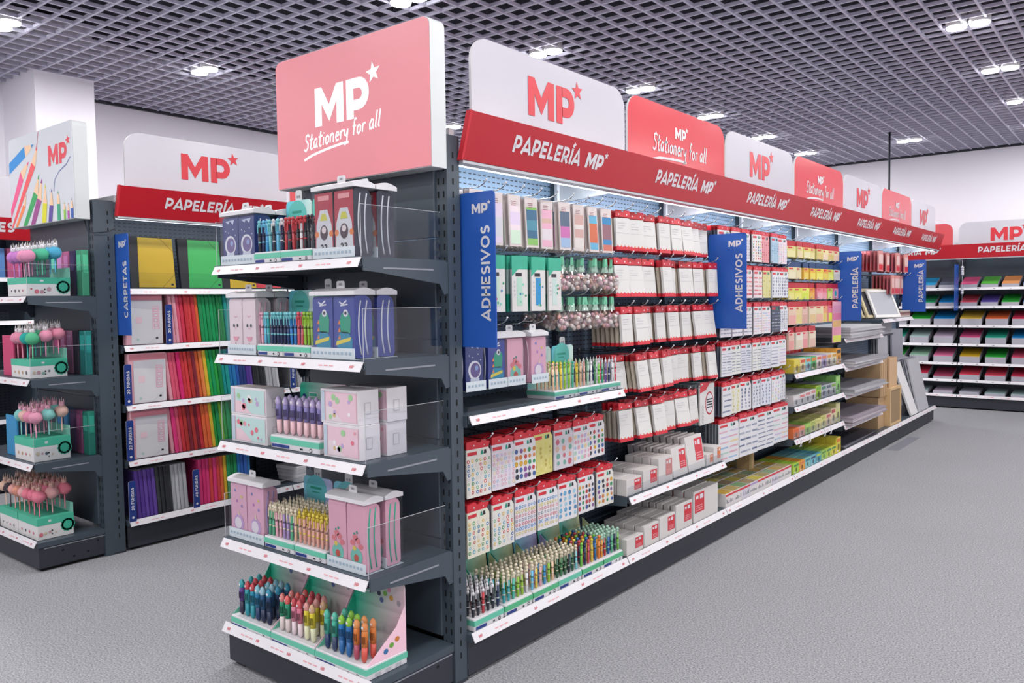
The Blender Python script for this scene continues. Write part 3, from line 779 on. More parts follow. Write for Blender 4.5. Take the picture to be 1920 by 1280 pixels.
def sheet_front(w, h, pal, nx, nz, v, bg='#f3f0f2', shape='disc', lab=True):
    rr = random.Random(v); mb = MB(); c = [mat(q, .5) for q in PAL[pal]]
    mb.prism([(-w / 2, -h), (w / 2, -h), (w / 2, -.022), (w / 2 - .016, 0), (-w / 2, 0)], 0, .008, mat(bg, .3))
    if lab:
        mb.rect(-w * .46, -w * .08, -.026, -.012, -.0008, RED_L)
        mb.flat([(w * .08, -.028), (w * .19, -.028), (w * .15, -.008), (w * .1, -.012)], -.0008, TEAL_D); mb.flat([(w * .2, -.028), (w * .32, -.026), (w * .3, -.01), (w * .22, -.01)], -.0008, INK)
    z1, z0 = -.04, -h + .012
    for j in range(nz):
        for i in range(nx):
            x = -w / 2 + w * (i + .5) / nx + rr.uniform(-.12, .12) * w / nx; z = z1 + (z0 - z1) * (j + .5) / nz
            r = min(w / nx, (z1 - z0) / nz) * .43 * rr.uniform(.75, 1.08); m = rr.choice(c) if pal != 'rings' else c[j % len(c)]
            if shape == 'line': mb.rect(x - w / nx * .42, x + w / nx * .42, z - r * .35, z + r * .35, -.0008, m)
            else:
                mb.disc(x, z, r, -.0008, m, 8)
                if shape == 'ring': mb.disc(x, z, r * .5, -.0012, mat(bg, .3), 8)
    return mb.data('sticker_sheet')
def sheet_back(w, h, c='#9fa1ad'):
    mb = MB(); mb.prism([(-w / 2, -h), (w / 2, -h), (w / 2, -.022), (w / 2 - .016, 0), (-w / 2, 0)], 0, .008, mat(c, .5)); mb.box(-w / 2, w / 2, .002, .006, -.002, .03, RED); return mb.data('sticker_sheet')
def red_head(w, zt=.034):
    mb = MB(); mb.prism([(-w / 2, -.001), (w / 2 - .016, -.001), (w / 2 - .004, zt * .6), (w * .12, zt), (w * .06, zt * .7), (-w * .06, zt * .7), (-w * .12, zt), (-w / 2, zt * .9)], -.001, .008, RED_L)
    mb.disc(-w * .2, zt * .4, .004, -.0016, WHITE, 6); mb.disc(w * .22, zt * .3, .003, -.0016, WHITE, 6)
    return mb.data('header_card')
w = .142
FR1 = [sheet_front(w, .2, 'dots', 6, 8, 1, '#f6f1e8', 'ring'), sheet_front(w, .195, 'pastel', 6, 8, 2, '#ece4ec', 'ring'), sheet_front(w, .19, 'multi', 5, 5, 3), sheet_front(w, .187, 'yellow', 4, 7, 4, '#e9e08a'), sheet_front(w, .185, 'faces', 3, 4, 5, '#ded9e0'), sheet_front(w, .18, 'pastel', 5, 5, 6, '#f0edf0'), sheet_front(w, .178, 'multi', 4, 5, 7)]
N1 = ['sheet of ringed dot stickers', 'sheet of pastel letter stickers', 'sheet of dark badge stickers', 'yellow sheet of tiny stickers', 'sheet of face stickers', 'sheet of pale mixed stickers', 'sheet of round badge stickers']
FR2 = [sheet_front(w, .19, 'dots', 5, 7, 11, '#f4f0dc', 'ring'), sheet_front(w, .19, 'dots', 5, 7, 12, '#f0eee6', 'ring'), sheet_front(w, .186, 'rings', 7, 7, 13, '#eeeaf0', 'ring'), sheet_front(w, .184, 'rings', 7, 7, 14, '#f3f0f2', 'ring'), sheet_front(w, .182, 'blue', 4, 5, 15), sheet_front(w, .18, 'multi', 5, 5, 16), sheet_front(w, .178, 'multi', 4, 5, 17, '#f1efe6')]
N2 = ['sheet of bold number stickers', 'sheet of pale number stickers', 'sheet of pale rings', 'sheet of red rings', 'sheet of small blue stickers', 'sheet of small badge stickers', 'sheet of dark flower stickers']
SHB = [sheet_back(w, .185)]; SHH = [red_head(w)]
hang_row(ST_X, .918, 0, 'sticker_sheet', 'sticker sheet', N1, 'upper sheet row, first bay', FR1, SHH, SHB, 6, .022, .08, jit=.05, fan=-.03)
hang_row(ST2_X, .664, 0, 'sticker_sheet', 'sticker sheet', N2, 'lower sheet row, first bay', FR2, SHH, SHB, 6, .022, .08, jit=.05, fan=-.03)
# third bay -------------------------------------------------------------------
w3 = .138
def variants(specs, h, seed, w=w3): return [sheet_front(w, h, p, nx, nz, seed + i, bg, sh) for i, (p, nx, nz, bg, sh) in enumerate(specs)]
SH3 = [red_head(w3, .026)]
rows3 = [
 (1.945, .185, [('faces', 4, 7, '#f3eef0', 'disc'), ('pastel', 4, 7, '#f3eef0', 'disc'), ('grey', 4, 7, '#efeaf0', 'disc'), ('multi', 4, 7, '#f4f0f0', 'disc'), ('red', 4, 8, '#f0a8ac', 'disc'), ('blue', 4, 8, '#b8d6e8', 'disc'), ('pastel', 4, 8, '#f1e6ec', 'disc')], 'dotted sticker sheet', 'top'),
 (1.705, .188, [('multi', 4, 6, '#f3eef0', 'disc'), ('grey', 4, 6, '#efeaf0', 'line'), ('red', 2, 5, '#f4e4e6', 'line'), ('red', 2, 5, '#f4e4e6', 'line'), ('yellow', 3, 6, '#e6e0a0', 'disc'), ('grey', 3, 6, '#eef0f2', 'disc'), ('grey', 4, 6, '#eef0f2', 'disc')], 'tall sticker sheet', 'second'),
 (1.46, .188, [('grey', 4, 6, '#efeaf0', 'line'), ('grey', 4, 6, '#efeaf0', 'line'), ('grey', 4, 6, '#efeaf0', 'line'), ('pastel', 3, 8, '#f2edf0', 'line'), ('pastel', 3, 8, '#f2edf0', 'line'), ('grey', 3, 6, '#3f4858', 'line'), ('grey', 4, 8, '#eeeef2', 'disc')], 'label sheet', 'third'),
 (1.215, .19, [('grey', 2, 8, '#eeeef2', 'line'), ('grey', 2, 7, '#efefe8', 'line'), ('grey', 2, 9, '#e6e8f0', 'line'), ('grey', 2, 7, '#efefe8', 'line'), ('grey', 2, 8, '#e6e8f0', 'line'), ('grey', 1, 6, '#eeeef2', 'line'), ('pastel', 1, 6, '#f1eef0', 'line')], 'lined label sheet', 'fourth'),
 (.963, .19, [('grey', 1, 4, '#f0eff2', 'line'), ('yellow', 2, 6, '#f0eee0', 'disc'), ('grey', 3, 6, '#f1eff2', 'disc'), ('grey', 3, 6, '#eceef4', 'disc'), ('grey', 3, 6, '#e8ebf5', 'disc'), ('pastel', 3, 6, '#f1eff2', 'disc'), ('grey', 3, 6, '#efeff2', 'disc')], 'small label sheet', 'fifth'),
]
for z, h, spc, nm, rw in rows3:
    hang_row(S3_X, z, 2, 'label_sheet', 'label sheet', nm, '%s row, third bay' % rw, variants(spc, h, int(z * 100)), SH3, [sheet_back(w3, h, '#666c7c')], 5, .024, .05, jit=.08, fan=-.06)
wL = .27
hang_row(S3L_X, .727, 2, 'label_sheet', 'label sheet', 'large white label sheet', 'lowest row, third bay', [sheet_front(wL, .255, p, nx, nz, 90 + i, '#f0f0f2', 'line') for i, (p, nx, nz) in enumerate([('pastel', 2, 6), ('grey', 3, 5), ('grey', 2, 7), ('pastel', 2, 6)])], [red_head(wL, .03)], [sheet_back(wL, .255, '#8f97a0')], 5, .022, .05, jit=.03, fan=-.03)
# fourth bay: sticky notes ------------------------------------------------------
def note_pack(w, h, c, c2, v, circle=None, head=RED):
    mb = MB(); mb.box(-w / 2, w / 2, 0, .018, -h, -.028, mat(c, .5)); mb.box(-w / 2, w / 2, .004, .01, -.03, .012, head)
    mb.rect(-w * .42, w * .42, -h * .98, -h * .55, -.001, mat(c2, .5))
    mb.rect(-w * .4, w * .1, -.045, -.034, -.001, RED_L)
    if circle: mb.disc(0, -h * .6, h * .36, -.0016, PINK, 14); mb.disc(0, -h * .6, h * .22, -.002, mat(circle, .5), 14)
    return mb.data('note_pack')
rows4 = [
 (1.925, .11, [('#e3d98a', '#efe7a8'), ('#e6dc90', '#f0dcb0'), ('#e8dc7c', '#efe9b8'), ('#dccf80', '#eee3a0'), ('#e3d98a', '#e0c878'), ('#efe4a4', '#f2d8c0'), ('#e8d8a0', '#d8c070'), ('#efdfb0', '#f0ceb8')], 'yellow sticky note pack', 'top', None),
 (1.77, .115, [('#eadfb0', '#f2e9c4'), ('#e9dcae', '#efe2b0'), ('#f0b83f', '#f3d85a'), ('#f0c23f', '#f4e05a'), ('#e9d84a', '#f0e86a'), ('#f0a83f', '#f0d85a'), ('#d8e05a', '#e8ec7a'), ('#e8e4dc', '#d8d4d0')], 'bright sticky note pack', 'second', mat('#2a4a7a', .5)),
 (1.615, .115, [('#e6dc70', '#efe68a'), ('#e4e05a', '#efec7a'), ('#eef070', '#d8e84a'), ('#efa03f', '#f0b85a'), ('#f08a9a', '#f4b0bc'), ('#ef7a8a', '#f0a0aa'), ('#d0e060', '#e4ec8a'), ('#f2a0b8', '#f2a0b8')], 'neon sticky note pack', 'third', None),
 (1.473, .16, [('#f0d0b8', '#f0b0a8'), ('#efd8a0', '#e8d890'), ('#efc8b8', '#e0b0a0'), ('#f0e0c0', '#e8c890'), ('#e8e0b0', '#f0b8a0'), ('#f0a878', '#e8d070'), ('#ee80a0', '#e4e84a'), ('#f0e0a8', '#f0a8b8')], 'tall striped note pack', 'fourth', None)]
for z, h, cs, nm, rw, hd in rows4:
    fr = [note_pack(.128, h, a, b, i, '#2fa8b8' if (rw == 'third' and i == 7) else None, hd or RED) for i, (a, b) in enumerate(cs)]
    hang_row(P4_X, z, 3, 'note_pack', 'sticky notes', nm, '%s row, fourth bay' % rw, fr, None, fr, 4, .034, .05, jit=.1, fan=-.05)
fr = [note_pack(.128, .155, a, b, i) for i, (a, b) in enumerate([('#f0c8b8', '#f0a8a0'), ('#efe8d8', '#e8d8c0'), ('#f2c0b8', '#f0a0a0'), ('#f0e0c8', '#e8c0b0')])]
hang_row(P4_X[:4], 1.28, 3, 'note_pack', 'sticky notes', 'pink and cream note pack', 'lowest row, fourth bay', fr, None, fr, 4, .034, .05, jit=.1)
lng = MB(); lng.box(-.055, .055, 0, .006, -.33, .012, PINK); 
for i in range(5): lng.rect(-.05, .05, -.325 + i * .062, -.27 + i * .062, -.001, mat(['#e4ea5a', '#f2a0b8', '#f0c07a', '#ee86a8', '#e9a0c0'][i], .5))
lng = lng.data('page_marker_strip')
for i, q in enumerate((1.0, 1.1)):
    tag(link('page_marker_strip', lng, None, (XF - .04, YROW[3] + q + .03, 1.45), rot=(0, 0, BAYROT - .05)), '%s long pink and yellow strip hanging beside the blue sign' % ('nearer', 'farther')[i], 'page markers', 'long page marker strips')
# sixth bay: red packs ------------------------------------------------------------
mb = MB(); mb.box(-.06, .06, 0, .012, -.18, .012, mat('#e79a94', .5)); mb.rect(-.055, .055, -.11, -.02, -.001, mat('#f0c9c4', .5)); mb.rect(-.05, .05, -.17, -.12, -.001, RED_L); R6 = mb.data('card_pack')
mb = MB(); mb.box(-.06, .06, 0, .012, -.18, .012, mat('#c9666a', .5)); mb.rect(-.055, .055, -.17, -.1, -.001, RED); R6b = mb.data('card_pack')
for r, z in enumerate((1.945, 1.715)):
    hang_row(lins(.1, 1.1, 6) if r == 0 else lins(.5, 1.1, 4), z, 5, 'card_pack', 'card pack', 'red and pink card pack', '%s row, sixth bay' % ('upper', 'lower')[r], [R6], None, [R6b], 6, .035, .04, jit=.12, dv=.06)
# ================================================================== pencil cases, trays, pens
def case_mesh(kind, w, h, d):
    base = {'astro': '#2b3a7c', 'dino': '#33449a', 'race': '#2c2f3f', 'bunny': '#f5dfe2', 'unicorn': '#f0b6cc', 'flower': '#f3b3c4', 'pinkcat': '#f2b4c8'}[kind]
    b = MB(); b.prism_x([(.008, 0), (d - .008, 0), (d, .01)] + [(d - .42 * d + .42 * d * math.cos(a), h - .42 * d + .42 * d * math.sin(a)) for a in (PI / 2 * k / 5 for k in range(6))] + [(.2 * d - .2 * d * math.sin(a), h - .2 * d + .2 * d * math.cos(a)) for a in (PI / 2 * k / 4 for k in range(5))] + [(0, .01)], -w / 2, w / 2, mat(base, .45))
    zc = {'astro': WHITE, 'dino': WHITE, 'race': WHITE, 'bunny': PINK, 'unicorn': LILAC, 'flower': TEAL, 'pinkcat': PINK_L}[kind]
    zip_ = MB()
    for yy in (d * .22, d * .58):
        for sx in (-1, 1):
            x = sx * (w / 2 + .0006)
            zp = [(yy + d * .14 * (2 * k / 8 - 1) ** 2 + (.0 if k else 0), .012 + (h - .03) * k / 8) for k in range(9)]
            zip_.tube([(x, a_, b_) for a_, b_ in zp], .0028, zc, 6)
    m = MB(); y = -.0012
    if kind == 'astro':
        m.disc(0, h * .4, w * .36, y, WHITE, 16); m.disc(w * .03, h * .4, w * .28, y - .0004, mat('#6a5590', .3), 16); m.disc(w * .1, h * .44, w * .1, y - .0008, mat('#8fa6d8', .3), 8)
        m.flat([(-w * .3, h * .06), (w * .3, h * .06), (w * .24, h * .24), (-w * .24, h * .24)], y - .0004, mat('#d7dcea', .4))
        m.flat([(-w * .3, h * .9), (-w * .1, h * .84), (0, h * .9), (w * .2, h * .82), (w * .3, h * .92)], y, mat('#c8cfe6', .5))
        for a, q in ((-.3, .7), (.2, .72), (.34, .6), (-.1, .66)): m.disc(w * a, h * q, .003, y, WHITE, 5)
    elif kind == 'dino':
        g1 = mat('#1fa37e', .5)
        m.flat([(-w * .3, h * .1), (w * .38, h * .1), (w * .4, h * .3), (w * .2, h * .42), (-w * .2, h * .42), (-w * .38, h * .25)], y, mat('#2492b4', .5))
        m.flat([(-w * .14, h * .4), (w * .3, h * .4), (w * .34, h * .62), (w * .26, h * .72), (-w * .1, h * .72), (-w * .2, h * .6)], y, g1)
        m.disc(w * .1, h * .72, w * .12, y - .0004, WHITE, 8); m.disc(w * .1, h * .72, w * .06, y - .0008, INK, 8)
        m.flat([(-w * .4, h * .2), (w * .3, h * .28), (w * .34, h * .34), (-w * .36, h * .27)], y - .0008, mat('#ead64a', .5))
        for k in range(3): m.flat([(-w * .3, h * (.3 + k * .12)), (-w * .16, h * (.3 + k * .12)), (-w * .2, h * (.38 + k * .12))], y - .0004, ORANGE)
        m.stroke([(-w * .2, h * .9), (-w * .05, h * .86), (w * .15, h * .92)], .006, y, WHITE); m.stroke([(-w * .15, h * .84), (w * .2, h * .86)], .005, y, WHITE)
    elif kind == 'race':
        m.rect(-w * .48, w * .48, h * .03, h * .97, y + .0004, mat('#b8283a', .45))
        m.flat([(-w * .46, h * .04), (w * .46, h * .04), (w * .4, h * .5), (w * .2, h * .72), (-w * .2, h * .72), (-w * .4, h * .5)], y, mat('#dcdcdf', .4))
        m.disc(0, h * .38, w * .26, y - .0004, mat('#4a2f3a', .4), 14, .8); m.disc(0, h * .42, w * .12, y - .0008, mat('#e9d8d4', .4), 8)
        m.flat([(-w * .2, h * .56), (w * .2, h * .56), (w * .1, h * .66), (-w * .1, h * .66)], y - .0008, mat('#d8d34a', .5))
        for s_ in (-1, 1): m.disc(s_ * w * .38, h * .36, .012, y - .0006, ORANGE, 6)
        text(m, '23', .026, -.021, h * .1, y - .001, INK, .24)
        m.rect(-w * .3, w * .3, h * .86, h * .93, y, mat('#f0a0a0', .5))
    elif kind == 'bunny':
        for s_ in (-1, 1): m.disc(s_ * w * .14, h * .5, .007, y, INK, 8)
        m.disc(0, h * .45, .005, y, PINK, 6); m.flat([(-w * .24, h * .3), (w * .24, h * .3), (w * .1, h * .22), (-w * .1, h * .22)], y, mat('#f3a0b0', .5))
        m.stroke([(-w * .12, h * .68), (0, h * .65), (w * .12, h * .68)], .004, y, mat('#f3b8c4', .5)); m.stroke([(0, h * .1), (0, h * .16), (-.006, h * .19)], .003, y, mat('#a05a6a', .5))
    elif kind in ('unicorn', 'pinkcat'):
        m.disc(0, h * .26, w * .32, y, mat('#cfa6d8', .5), 14); m.disc(-w * .04, h * .26, w * .22, y - .0004, mat('#f6eaf0', .5), 12)
        m.flat([(-w * .02, h * .4), (w * .06, h * .4), (w * .02, h * .52)], y - .0006, PALE_Y)
        for a, q, c in ((-.2, .85, '#7a86c8'), (.2, .75, '#e8d070'), (-.1, .66, '#c07ac0'), (.2, .58, '#9a86c8')): m.disc(w * a, h * q, .007, y, mat(c, .5), 6)
    else:
        m.disc(0, h * .22, w * .34, y, mat('#7cc9b8', .5), 12); m.disc(0, h * .2, w * .14, y - .0004, mat('#d0503f', .5), 10); m.disc(-w * .1, h * .34, w * .1, y - .0004, mat('#ecd24f', .5), 8)
        for a, q in ((-.2, .42), (.1, .46), (.25, .38), (-.05, .5)): m.disc(w * a, h * q, .011, y - .0002, mat('#ea7f86', .5), 7, 1.3)
        for a, q in ((.05, .58), (-.1, .55)): m.disc(w * a, h * q, .006, y, mat('#3f9f8a', .5), 6)
    return b.data('pencil_case'), zip_.data('zip'), m.data('printed_motif')
CASES = {}
def put_case(kind, label, loc, rz, w, h, d, group):
    k = (kind, w, h, d)
    if k not in CASES: CASES[k] = case_mesh(*k)
    b, z, m = CASES[k]
    o = link('pencil_case', b, None, loc, rz); tag(o, label, 'pencil case', group)
    link('zip', z, o); link('printed_motif', m, o)
    return o
def case_box(kind, desc, where, x, y, z, n, w, h, d, rz=0., lid='flat', behind=1, hole=True):
    """clear retail boxes with white lids; the pencil cases stand inside"""
    for bk in range(behind):
        pos = '' if behind == 1 else (', front box' if bk == 0 else ', rear box')
        W_ = n * (w + .006) + .008; yy = y + bk * (d + .022)
        def at(a, b, c): return (x + a, yy + b, z + c) if rz == 0 else (x - b - bk * (d + .022), y + a, z + c)
        t = thing('display_box', 'clear box of %s, %s%s' % (desc, where, pos), 'display box', at(W_ / 2, 0, 0), rz, 'clear pencil case boxes')
        mb = MB(); mb.prism_x([(-.003, h + .006), (d + .012, h + .006), (d + .012, h + .018)] + [(d + .012 - (d + .015) * k / 6, h + .02 + .012 * math.sin(PI * k / 6)) for k in range(7)], -W_ / 2 - .002, W_ / 2 + .002, WHITE); l_ = mb.build('lid', t)
        if hole:
            MB().prism(rrect(-.022, .022, h + .028, h + .058, .008, (0, 0, 1, 1), 3), d * .5, d * .5 + .002, mat('#e8e8ea', .3)).rect(-.008, .008, h + .042, h + .05, d * .5 - .001, GREY).build('hang_tab', l_)
        MB().box(-W_ / 2, W_ / 2, -.0015, -.0005, .04, h + .006, PVC).box(-W_ / 2, -W_ / 2 + .001, 0, d + .01, 0, h + .006, PVC).box(W_ / 2 - .001, W_ / 2, 0, d + .01, 0, h + .006, PVC).build('clear_wall', t)
        fl = MB(); fl.box(-W_ / 2, W_ / 2, -.0022, -.0002, 0, .04, mat('#dfeaf0', .35)); fl.box(-W_ / 2, W_ / 2, 0, d + .01, 0, .0015, mat('#dfeaf0', .35))
        for k in range(n * 5): fl.rect(-W_ / 2 + .012 + k * (W_ - .02) / (n * 5), -W_ / 2 + .012 + (k + .6) * (W_ - .02) / (n * 5), .016, .026, -.003, mat('#a9bfd0', .5))
        fl.build('front_label', t)
        for k in range(n):
            p = at(.004 + (k + .5) * (w + .006), .006, .004)
            put_case(kind, '%s, %s in box %s%s' % (desc.split(' with')[0].split(' numbered')[0].rstrip('s'), ('nearer the left', 'nearer the right')[k] if n > 1 else 'alone', where, pos), p, rz, w, h, d - .004, 'pencil cases %s' % where)
case_box('astro', 'navy pencil cases with an astronaut', 'on the top shelf', -3.026, 1.872, 1.6615, 2, .108, .195, .085, behind=2)
case_box('race', 'red pencil cases numbered 23', 'on the top shelf', -2.425, 1.872, 1.6615, 2, .105, .24, .085, behind=2)
case_box('bunny', 'pale bunny face pencil cases', 'on the second shelf', -2.985, 1.865, 1.3035, 2, .088, .222, .075, behind=2)
case_box('dino', 'blue dinosaur pencil cases', 'on the second shelf', -2.445, 1.868, 1.3035, 2, .112, .222, .085, behind=2)
case_box('unicorn', 'pink pencil cases with a unicorn', 'on the fourth shelf', -3.024, 1.87, .5415, 2, .112, .225, .07, behind=1)
case_box('flower', 'pink pencil cases with a flower girl', 'on the fourth shelf', -2.385, 1.87, .5415, 2, .096, .245, .075, behind=2)
for i, (kd, nm, cx) in enumerate((('astro', 'navy astronaut pencil case', .045), ('dino', 'blue dinosaur pencil case', .185), ('flower', 'pink flower pencil case', .31), ('pinkcat', 'pink unicorn pencil case', .45))):
    zz = 1.142
    case_box(kd, nm, 'hanging over the first bay shelf', XF - .065 - (0 if i != 3 else -.02), YROW[0] + cx, zz, 1, .108, .2, .075, rz=BAYROT)

# ---- pens
def pen_mesh(body, cap, r=.0055, h=.135, top='ball', bands=True, foot=None):
    b = MB(); m = mat(body, .35)
    b.lathe([(r * .5, 0), (r, h * .05), (r, h * .8)], m, 8)
    if bands:
        b.lathe([(r * 1.05, h * .3), (r * 1.05, h * .34)], mat(cap, .4), 8); b.lathe([(r * 1.05, h * .5), (r * 1.05, h * .56)], mat(shade(body, .7), .4), 8)
    c = MB(); k = mat(cap, .4)
    c.lathe([(r * 1.05, h * .78), (r * 1.1, h * .86), (r * .7, h * .9)], k, 8)
    if top == 'ball': c.ball((0, 0, h * .95), r * 1.35, k, 8, 5)
    elif top == 'ears':
        c.ball((0, 0, h * .94), r * 1.3, k, 8, 5)
        for s_ in (-1, 1): c.lathe([(r * .5, h * .97), (.0006, h * 1.09)], k, 5, (s_ * r * .7, 0))
    elif top == 'tip': c.lathe([(r * .7, h * .9), (.0006, h * 1.0)], k, 6)
    c.box(-r * .3, r * .3, -r * 1.7, -r * 1.2, h * .6, h * .88, k)
    return b.data('pen_barrel'), c.data('pen_cap')
PENS = {}
def put_pen(body, cap, loc, label, group, name='pen', cat='pen', rot=None, capl=None, **kw):
    key = (body, cap, tuple(sorted(kw.items())))
    if key not in PENS: PENS[key] = pen_mesh(body, cap, **kw)
    b, c = PENS[key]
    o = link(name, b, None, loc, rot=rot or (R.uniform(-.03, .03), R.uniform(-.03, .03), R.uniform(-.5, .5))); tag(o, label, cat, group)
    link('cap', c, o)
    return o
CN = {}
def tray(label, loc, rz, w, d, hb=.045, card=.24, cardw=None, wing=0, style='teal', hanger=False, ctilt=.0, gloss=True, logo_=True):
    """cardboard pen display: base with a mint band, white deck, printed back card"""
    t = thing('pen_display', label, 'pen display', loc, rz, 'pen displays')
    b = MB(); b.bbox(0, w, 0, d, 0, hb, WHITE, .004)
    b.box(-.0006, w + .0006, -.0008, d, hb * .42, hb * .86, mat('#6fd3b3', .45) if style != 'green' else mat('#5cc48c', .45))
    b.rect(.008, w * .4, hb * .1, hb * .34, -.0012, BLUE_D); b.rect(w * .62, w * .68, hb * .14, hb * .28, -.0012, INK); b.disc(w * .84, hb * .22, hb * .16, -.0012, INK, 8); b.disc(w * .84, hb * .22, hb * .09, -.0016, WHITE, 8)
    for q in (.2, .45, .7):
        b.face([(w + .0012, d * q, hb * .1), (w + .0012, d * (q + .14), hb * .1), (w + .0012, d * (q + .14), hb * .34), (w + .0012, d * q, hb * .34)], GREY_L)
    b.build('base', t)
    if card:
        c = MB(); cw = w; y = d - .006
        left, right = {'teal': ('#4fc9ae', '#bfe6dc'), 'blue': ('#62c3cf', '#d9ead8'), 'green': ('#5fbfae', '#d8d8a8'), 'pink': ('#2fb391', '#ecc3d0'), 'lilac': ('#7cc6d8', '#c3b2de')}[style]
        m1, nt, N, bs = nodes('printed_card')
        tc = N('ShaderNodeTexCoord'); sp = N('ShaderNodeSeparateXYZ'); mr = N('ShaderNodeMapRange'); mx = N('ShaderNodeMix', data_type='RGBA')
        ad = N('ShaderNodeMath', operation='MULTIPLY_ADD'); ad.inputs[1].default_value = -.35
        L = nt.links.new; L(tc.outputs['Object'], sp.inputs[0]); L(sp.outputs[2], ad.inputs[0]); L(sp.outputs[0], ad.inputs[2]); L(ad.outputs[0], mr.inputs[0])
        mr.inputs[1].default_value = -.05; mr.inputs[2].default_value = w * .8
        mx.inputs[6].default_value = lin(left); mx.inputs[7].default_value = lin(right); L(mr.outputs[0], mx.inputs[0]); L(mx.outputs[2], bs.inputs['Base Color']); bs.inputs['Roughness'].default_value = .3
        c.prism(rrect(.002, cw - .002, hb * .5, card, .02, (0, 0, 1, 1), 4), 0, .004, m1)
        if style == 'pink':
            c.disc(cw * .1, card * .76, .012, -.0008, BLUE_D, 8); c.rect(cw * .2, cw * .38, card * .76, card * .84, -.0008, WHITE); c.rect(cw * .21, cw * .37, card * .775, card * .825, -.0012, TEAL)
            for a, q, k in ((.5, .78, '#3a3f5a'), (.62, .8, '#7ab84a'), (.74, .76, '#d9a23f'), (.88, .72, '#b8b0b4'), (.55, .7, '#5a6fa0'), (.7, .86, '#d98aa8')): c.disc(cw * a, card * q, .011, -.0008, mat(k, .5), 9)
        else:
            c.disc(cw * .45, card * .78, cw * .34, -.0006, mat('#62cfc4' if style != 'lilac' else '#6fd0d8', .3), 18, 1.05); c.rect(cw * .25, cw * .62, card * .8, card * .84, -.001, TEAL_D); c.rect(cw * .3, cw * .56, card * .74, card * .76, -.001, TEAL_D)
        co = c.build('back_card', t, (0, y, 0))
        co.rotation_euler = (-ctilt, 0, 0)
        if hanger:
            hgr = MB(); hgr.prism(rrect(cw * .38, cw * .62, card - .004, card + .04, .01, (0, 0, 1, 1), 3), .001, .003, mat('#e4e7e6', .3)); hgr.disc(cw * .46, card + .014, .006, 0, GREY, 6); hgr.disc(cw * .54, card + .014, .006, 0, GREY, 6)
            hgr.build('hang_tab', co)
        if wing:
            for xa in (.0015, w - .0035):
                wv = MB(); wv.prism_x([(.004, hb), (d - .006, hb), (d - .006, card * .72), (d - .05, card * .5)] if wing == 1 else [(d * .25, hb), (d - .006, hb), (d - .006, card * .55)], xa, xa + .002, m1)
                for q, k in ((.62, '#7ab84a'), (.76, '#d9843f'), (.48, '#3a78b0')):
                    if xa > w / 2: wv.face([(xa + .003, d * q + .012 * math.cos(a), hb + .025 + .1 * (q - .45) + .01 * math.sin(a)) for a in (2 * PI * i / 8 for i in range(8))], mat(k, .5))
                wv.build('side_wing', t)
    return t
def fill(desc_of, loc, rz, w, d, hb, cols, rows, pick, group, name='pen', skip=None, y0=.025, y1=None, **kw):
    """desc_of(i, j) -> label; pick(i, j) -> (barrel, cap)"""
    y1 = y1 or d - .03
    for j in range(rows):
        for i in range(cols):
            if skip and skip(i, j): continue
            lx = w * (i + .5) / cols; ly = y0 + (y1 - y0) * (j / max(rows - 1, 1))
            p = (loc[0] + lx, loc[1] + ly, loc[2] + hb) if rz == 0 else (loc[0] - ly, loc[1] + lx, loc[2] + hb)
            b, c = pick(i, j)
            put_pen(b, c, p, desc_of(i, j), group, name, **kw)
def nm(h):
    return CNAMES.get(h, 'coloured')
CNAMES = {'#23305a': 'navy', '#2a2f3a': 'black', '#3f9fd8': 'blue', '#6fc4e8': 'sky blue', '#7fd0d8': 'aqua', '#c9404a': 'red', '#f2b8c8': 'pink', '#e8e6ea': 'white', '#9ac93f': 'lime', '#e06070': 'coral', '#57b48a': 'green', '#b49ad0': 'lilac', '#f0c8a8': 'peach', '#e8d04a': 'yellow', '#6a4a9a': 'purple', '#3fb0b8': 'teal', '#2f6fb0': 'blue', '#2a3f70': 'navy', '#d8505a': 'red', '#2fa37a': 'green', '#f098b0': 'pink', '#f0e04a': 'yellow', '#4fc0a8': 'teal', '#2f86d0': 'blue', '#f08a3f': 'orange', '#7ac84a': 'green', '#efe3c8': 'cream', '#f0a03f': 'orange', '#3a6a4a': 'dark green', '#eeb4a4': 'salmon', '#4a8a5a': 'green', '#b8e0c8': 'mint'}
def lab(b, c, where, plural=False):
    return '%s pen with %s top in the %s' % (nm(b), nm(c), where)
EC = 1.868
def ec_tray(tl, where, x, z, w, style, cols, rows, pick, hanger=True, hb=.045, card=.255, d=.16, h=.125, top='ball', name='pen', r=.0058):
    tray(tl, (x, EC, z + .0006), 0, w, d, hb, card, style=style, hanger=hanger)
    fill(lambda i, j: lab(*pick(i, j), where), (x, EC, z), 0, w, d, hb, cols, rows, pick, 'pens in the %s' % where, name, y0=.02, y1=d - .05, h=h, top=top, r=r)
c1 = ['#2a2f3a', '#23305a', '#3f9fd8', '#7fd0d8', '#2a2f3a', '#6fc4e8', '#23305a']; c1c = ['#7fd0d8', '#6fc4e8', '#6fc4e8', '#7fd0d8', '#e8e6ea', '#7fd0d8', '#e8e6ea']
ec_tray('pen display of blue and black pens, top shelf beside the astronaut cases', 'left tray on the top shelf', -2.788, 1.66, .166, 'blue', 7, 3, lambda i, j: (c1[i], c1c[i]))
c2 = ['#c9404a', '#2a2f3a', '#c9404a', '#2a2f3a', '#e8e6ea', '#2a2f3a', '#2a2f3a', '#2a2f3a']
ec_tray('pen display of red and black pens, top shelf beside the 23 cases', 'right tray on the top shelf', -2.618, 1.66, .187, 'teal', 8, 3, lambda i, j: (c2[i], '#c9404a' if i < 6 else '#2a2f3a'))
c3 = ['#f2b8c8', '#6fc4e8', '#3fb0b8', '#2a3f70', '#23305a', '#23305a', '#23305a', '#23305a']
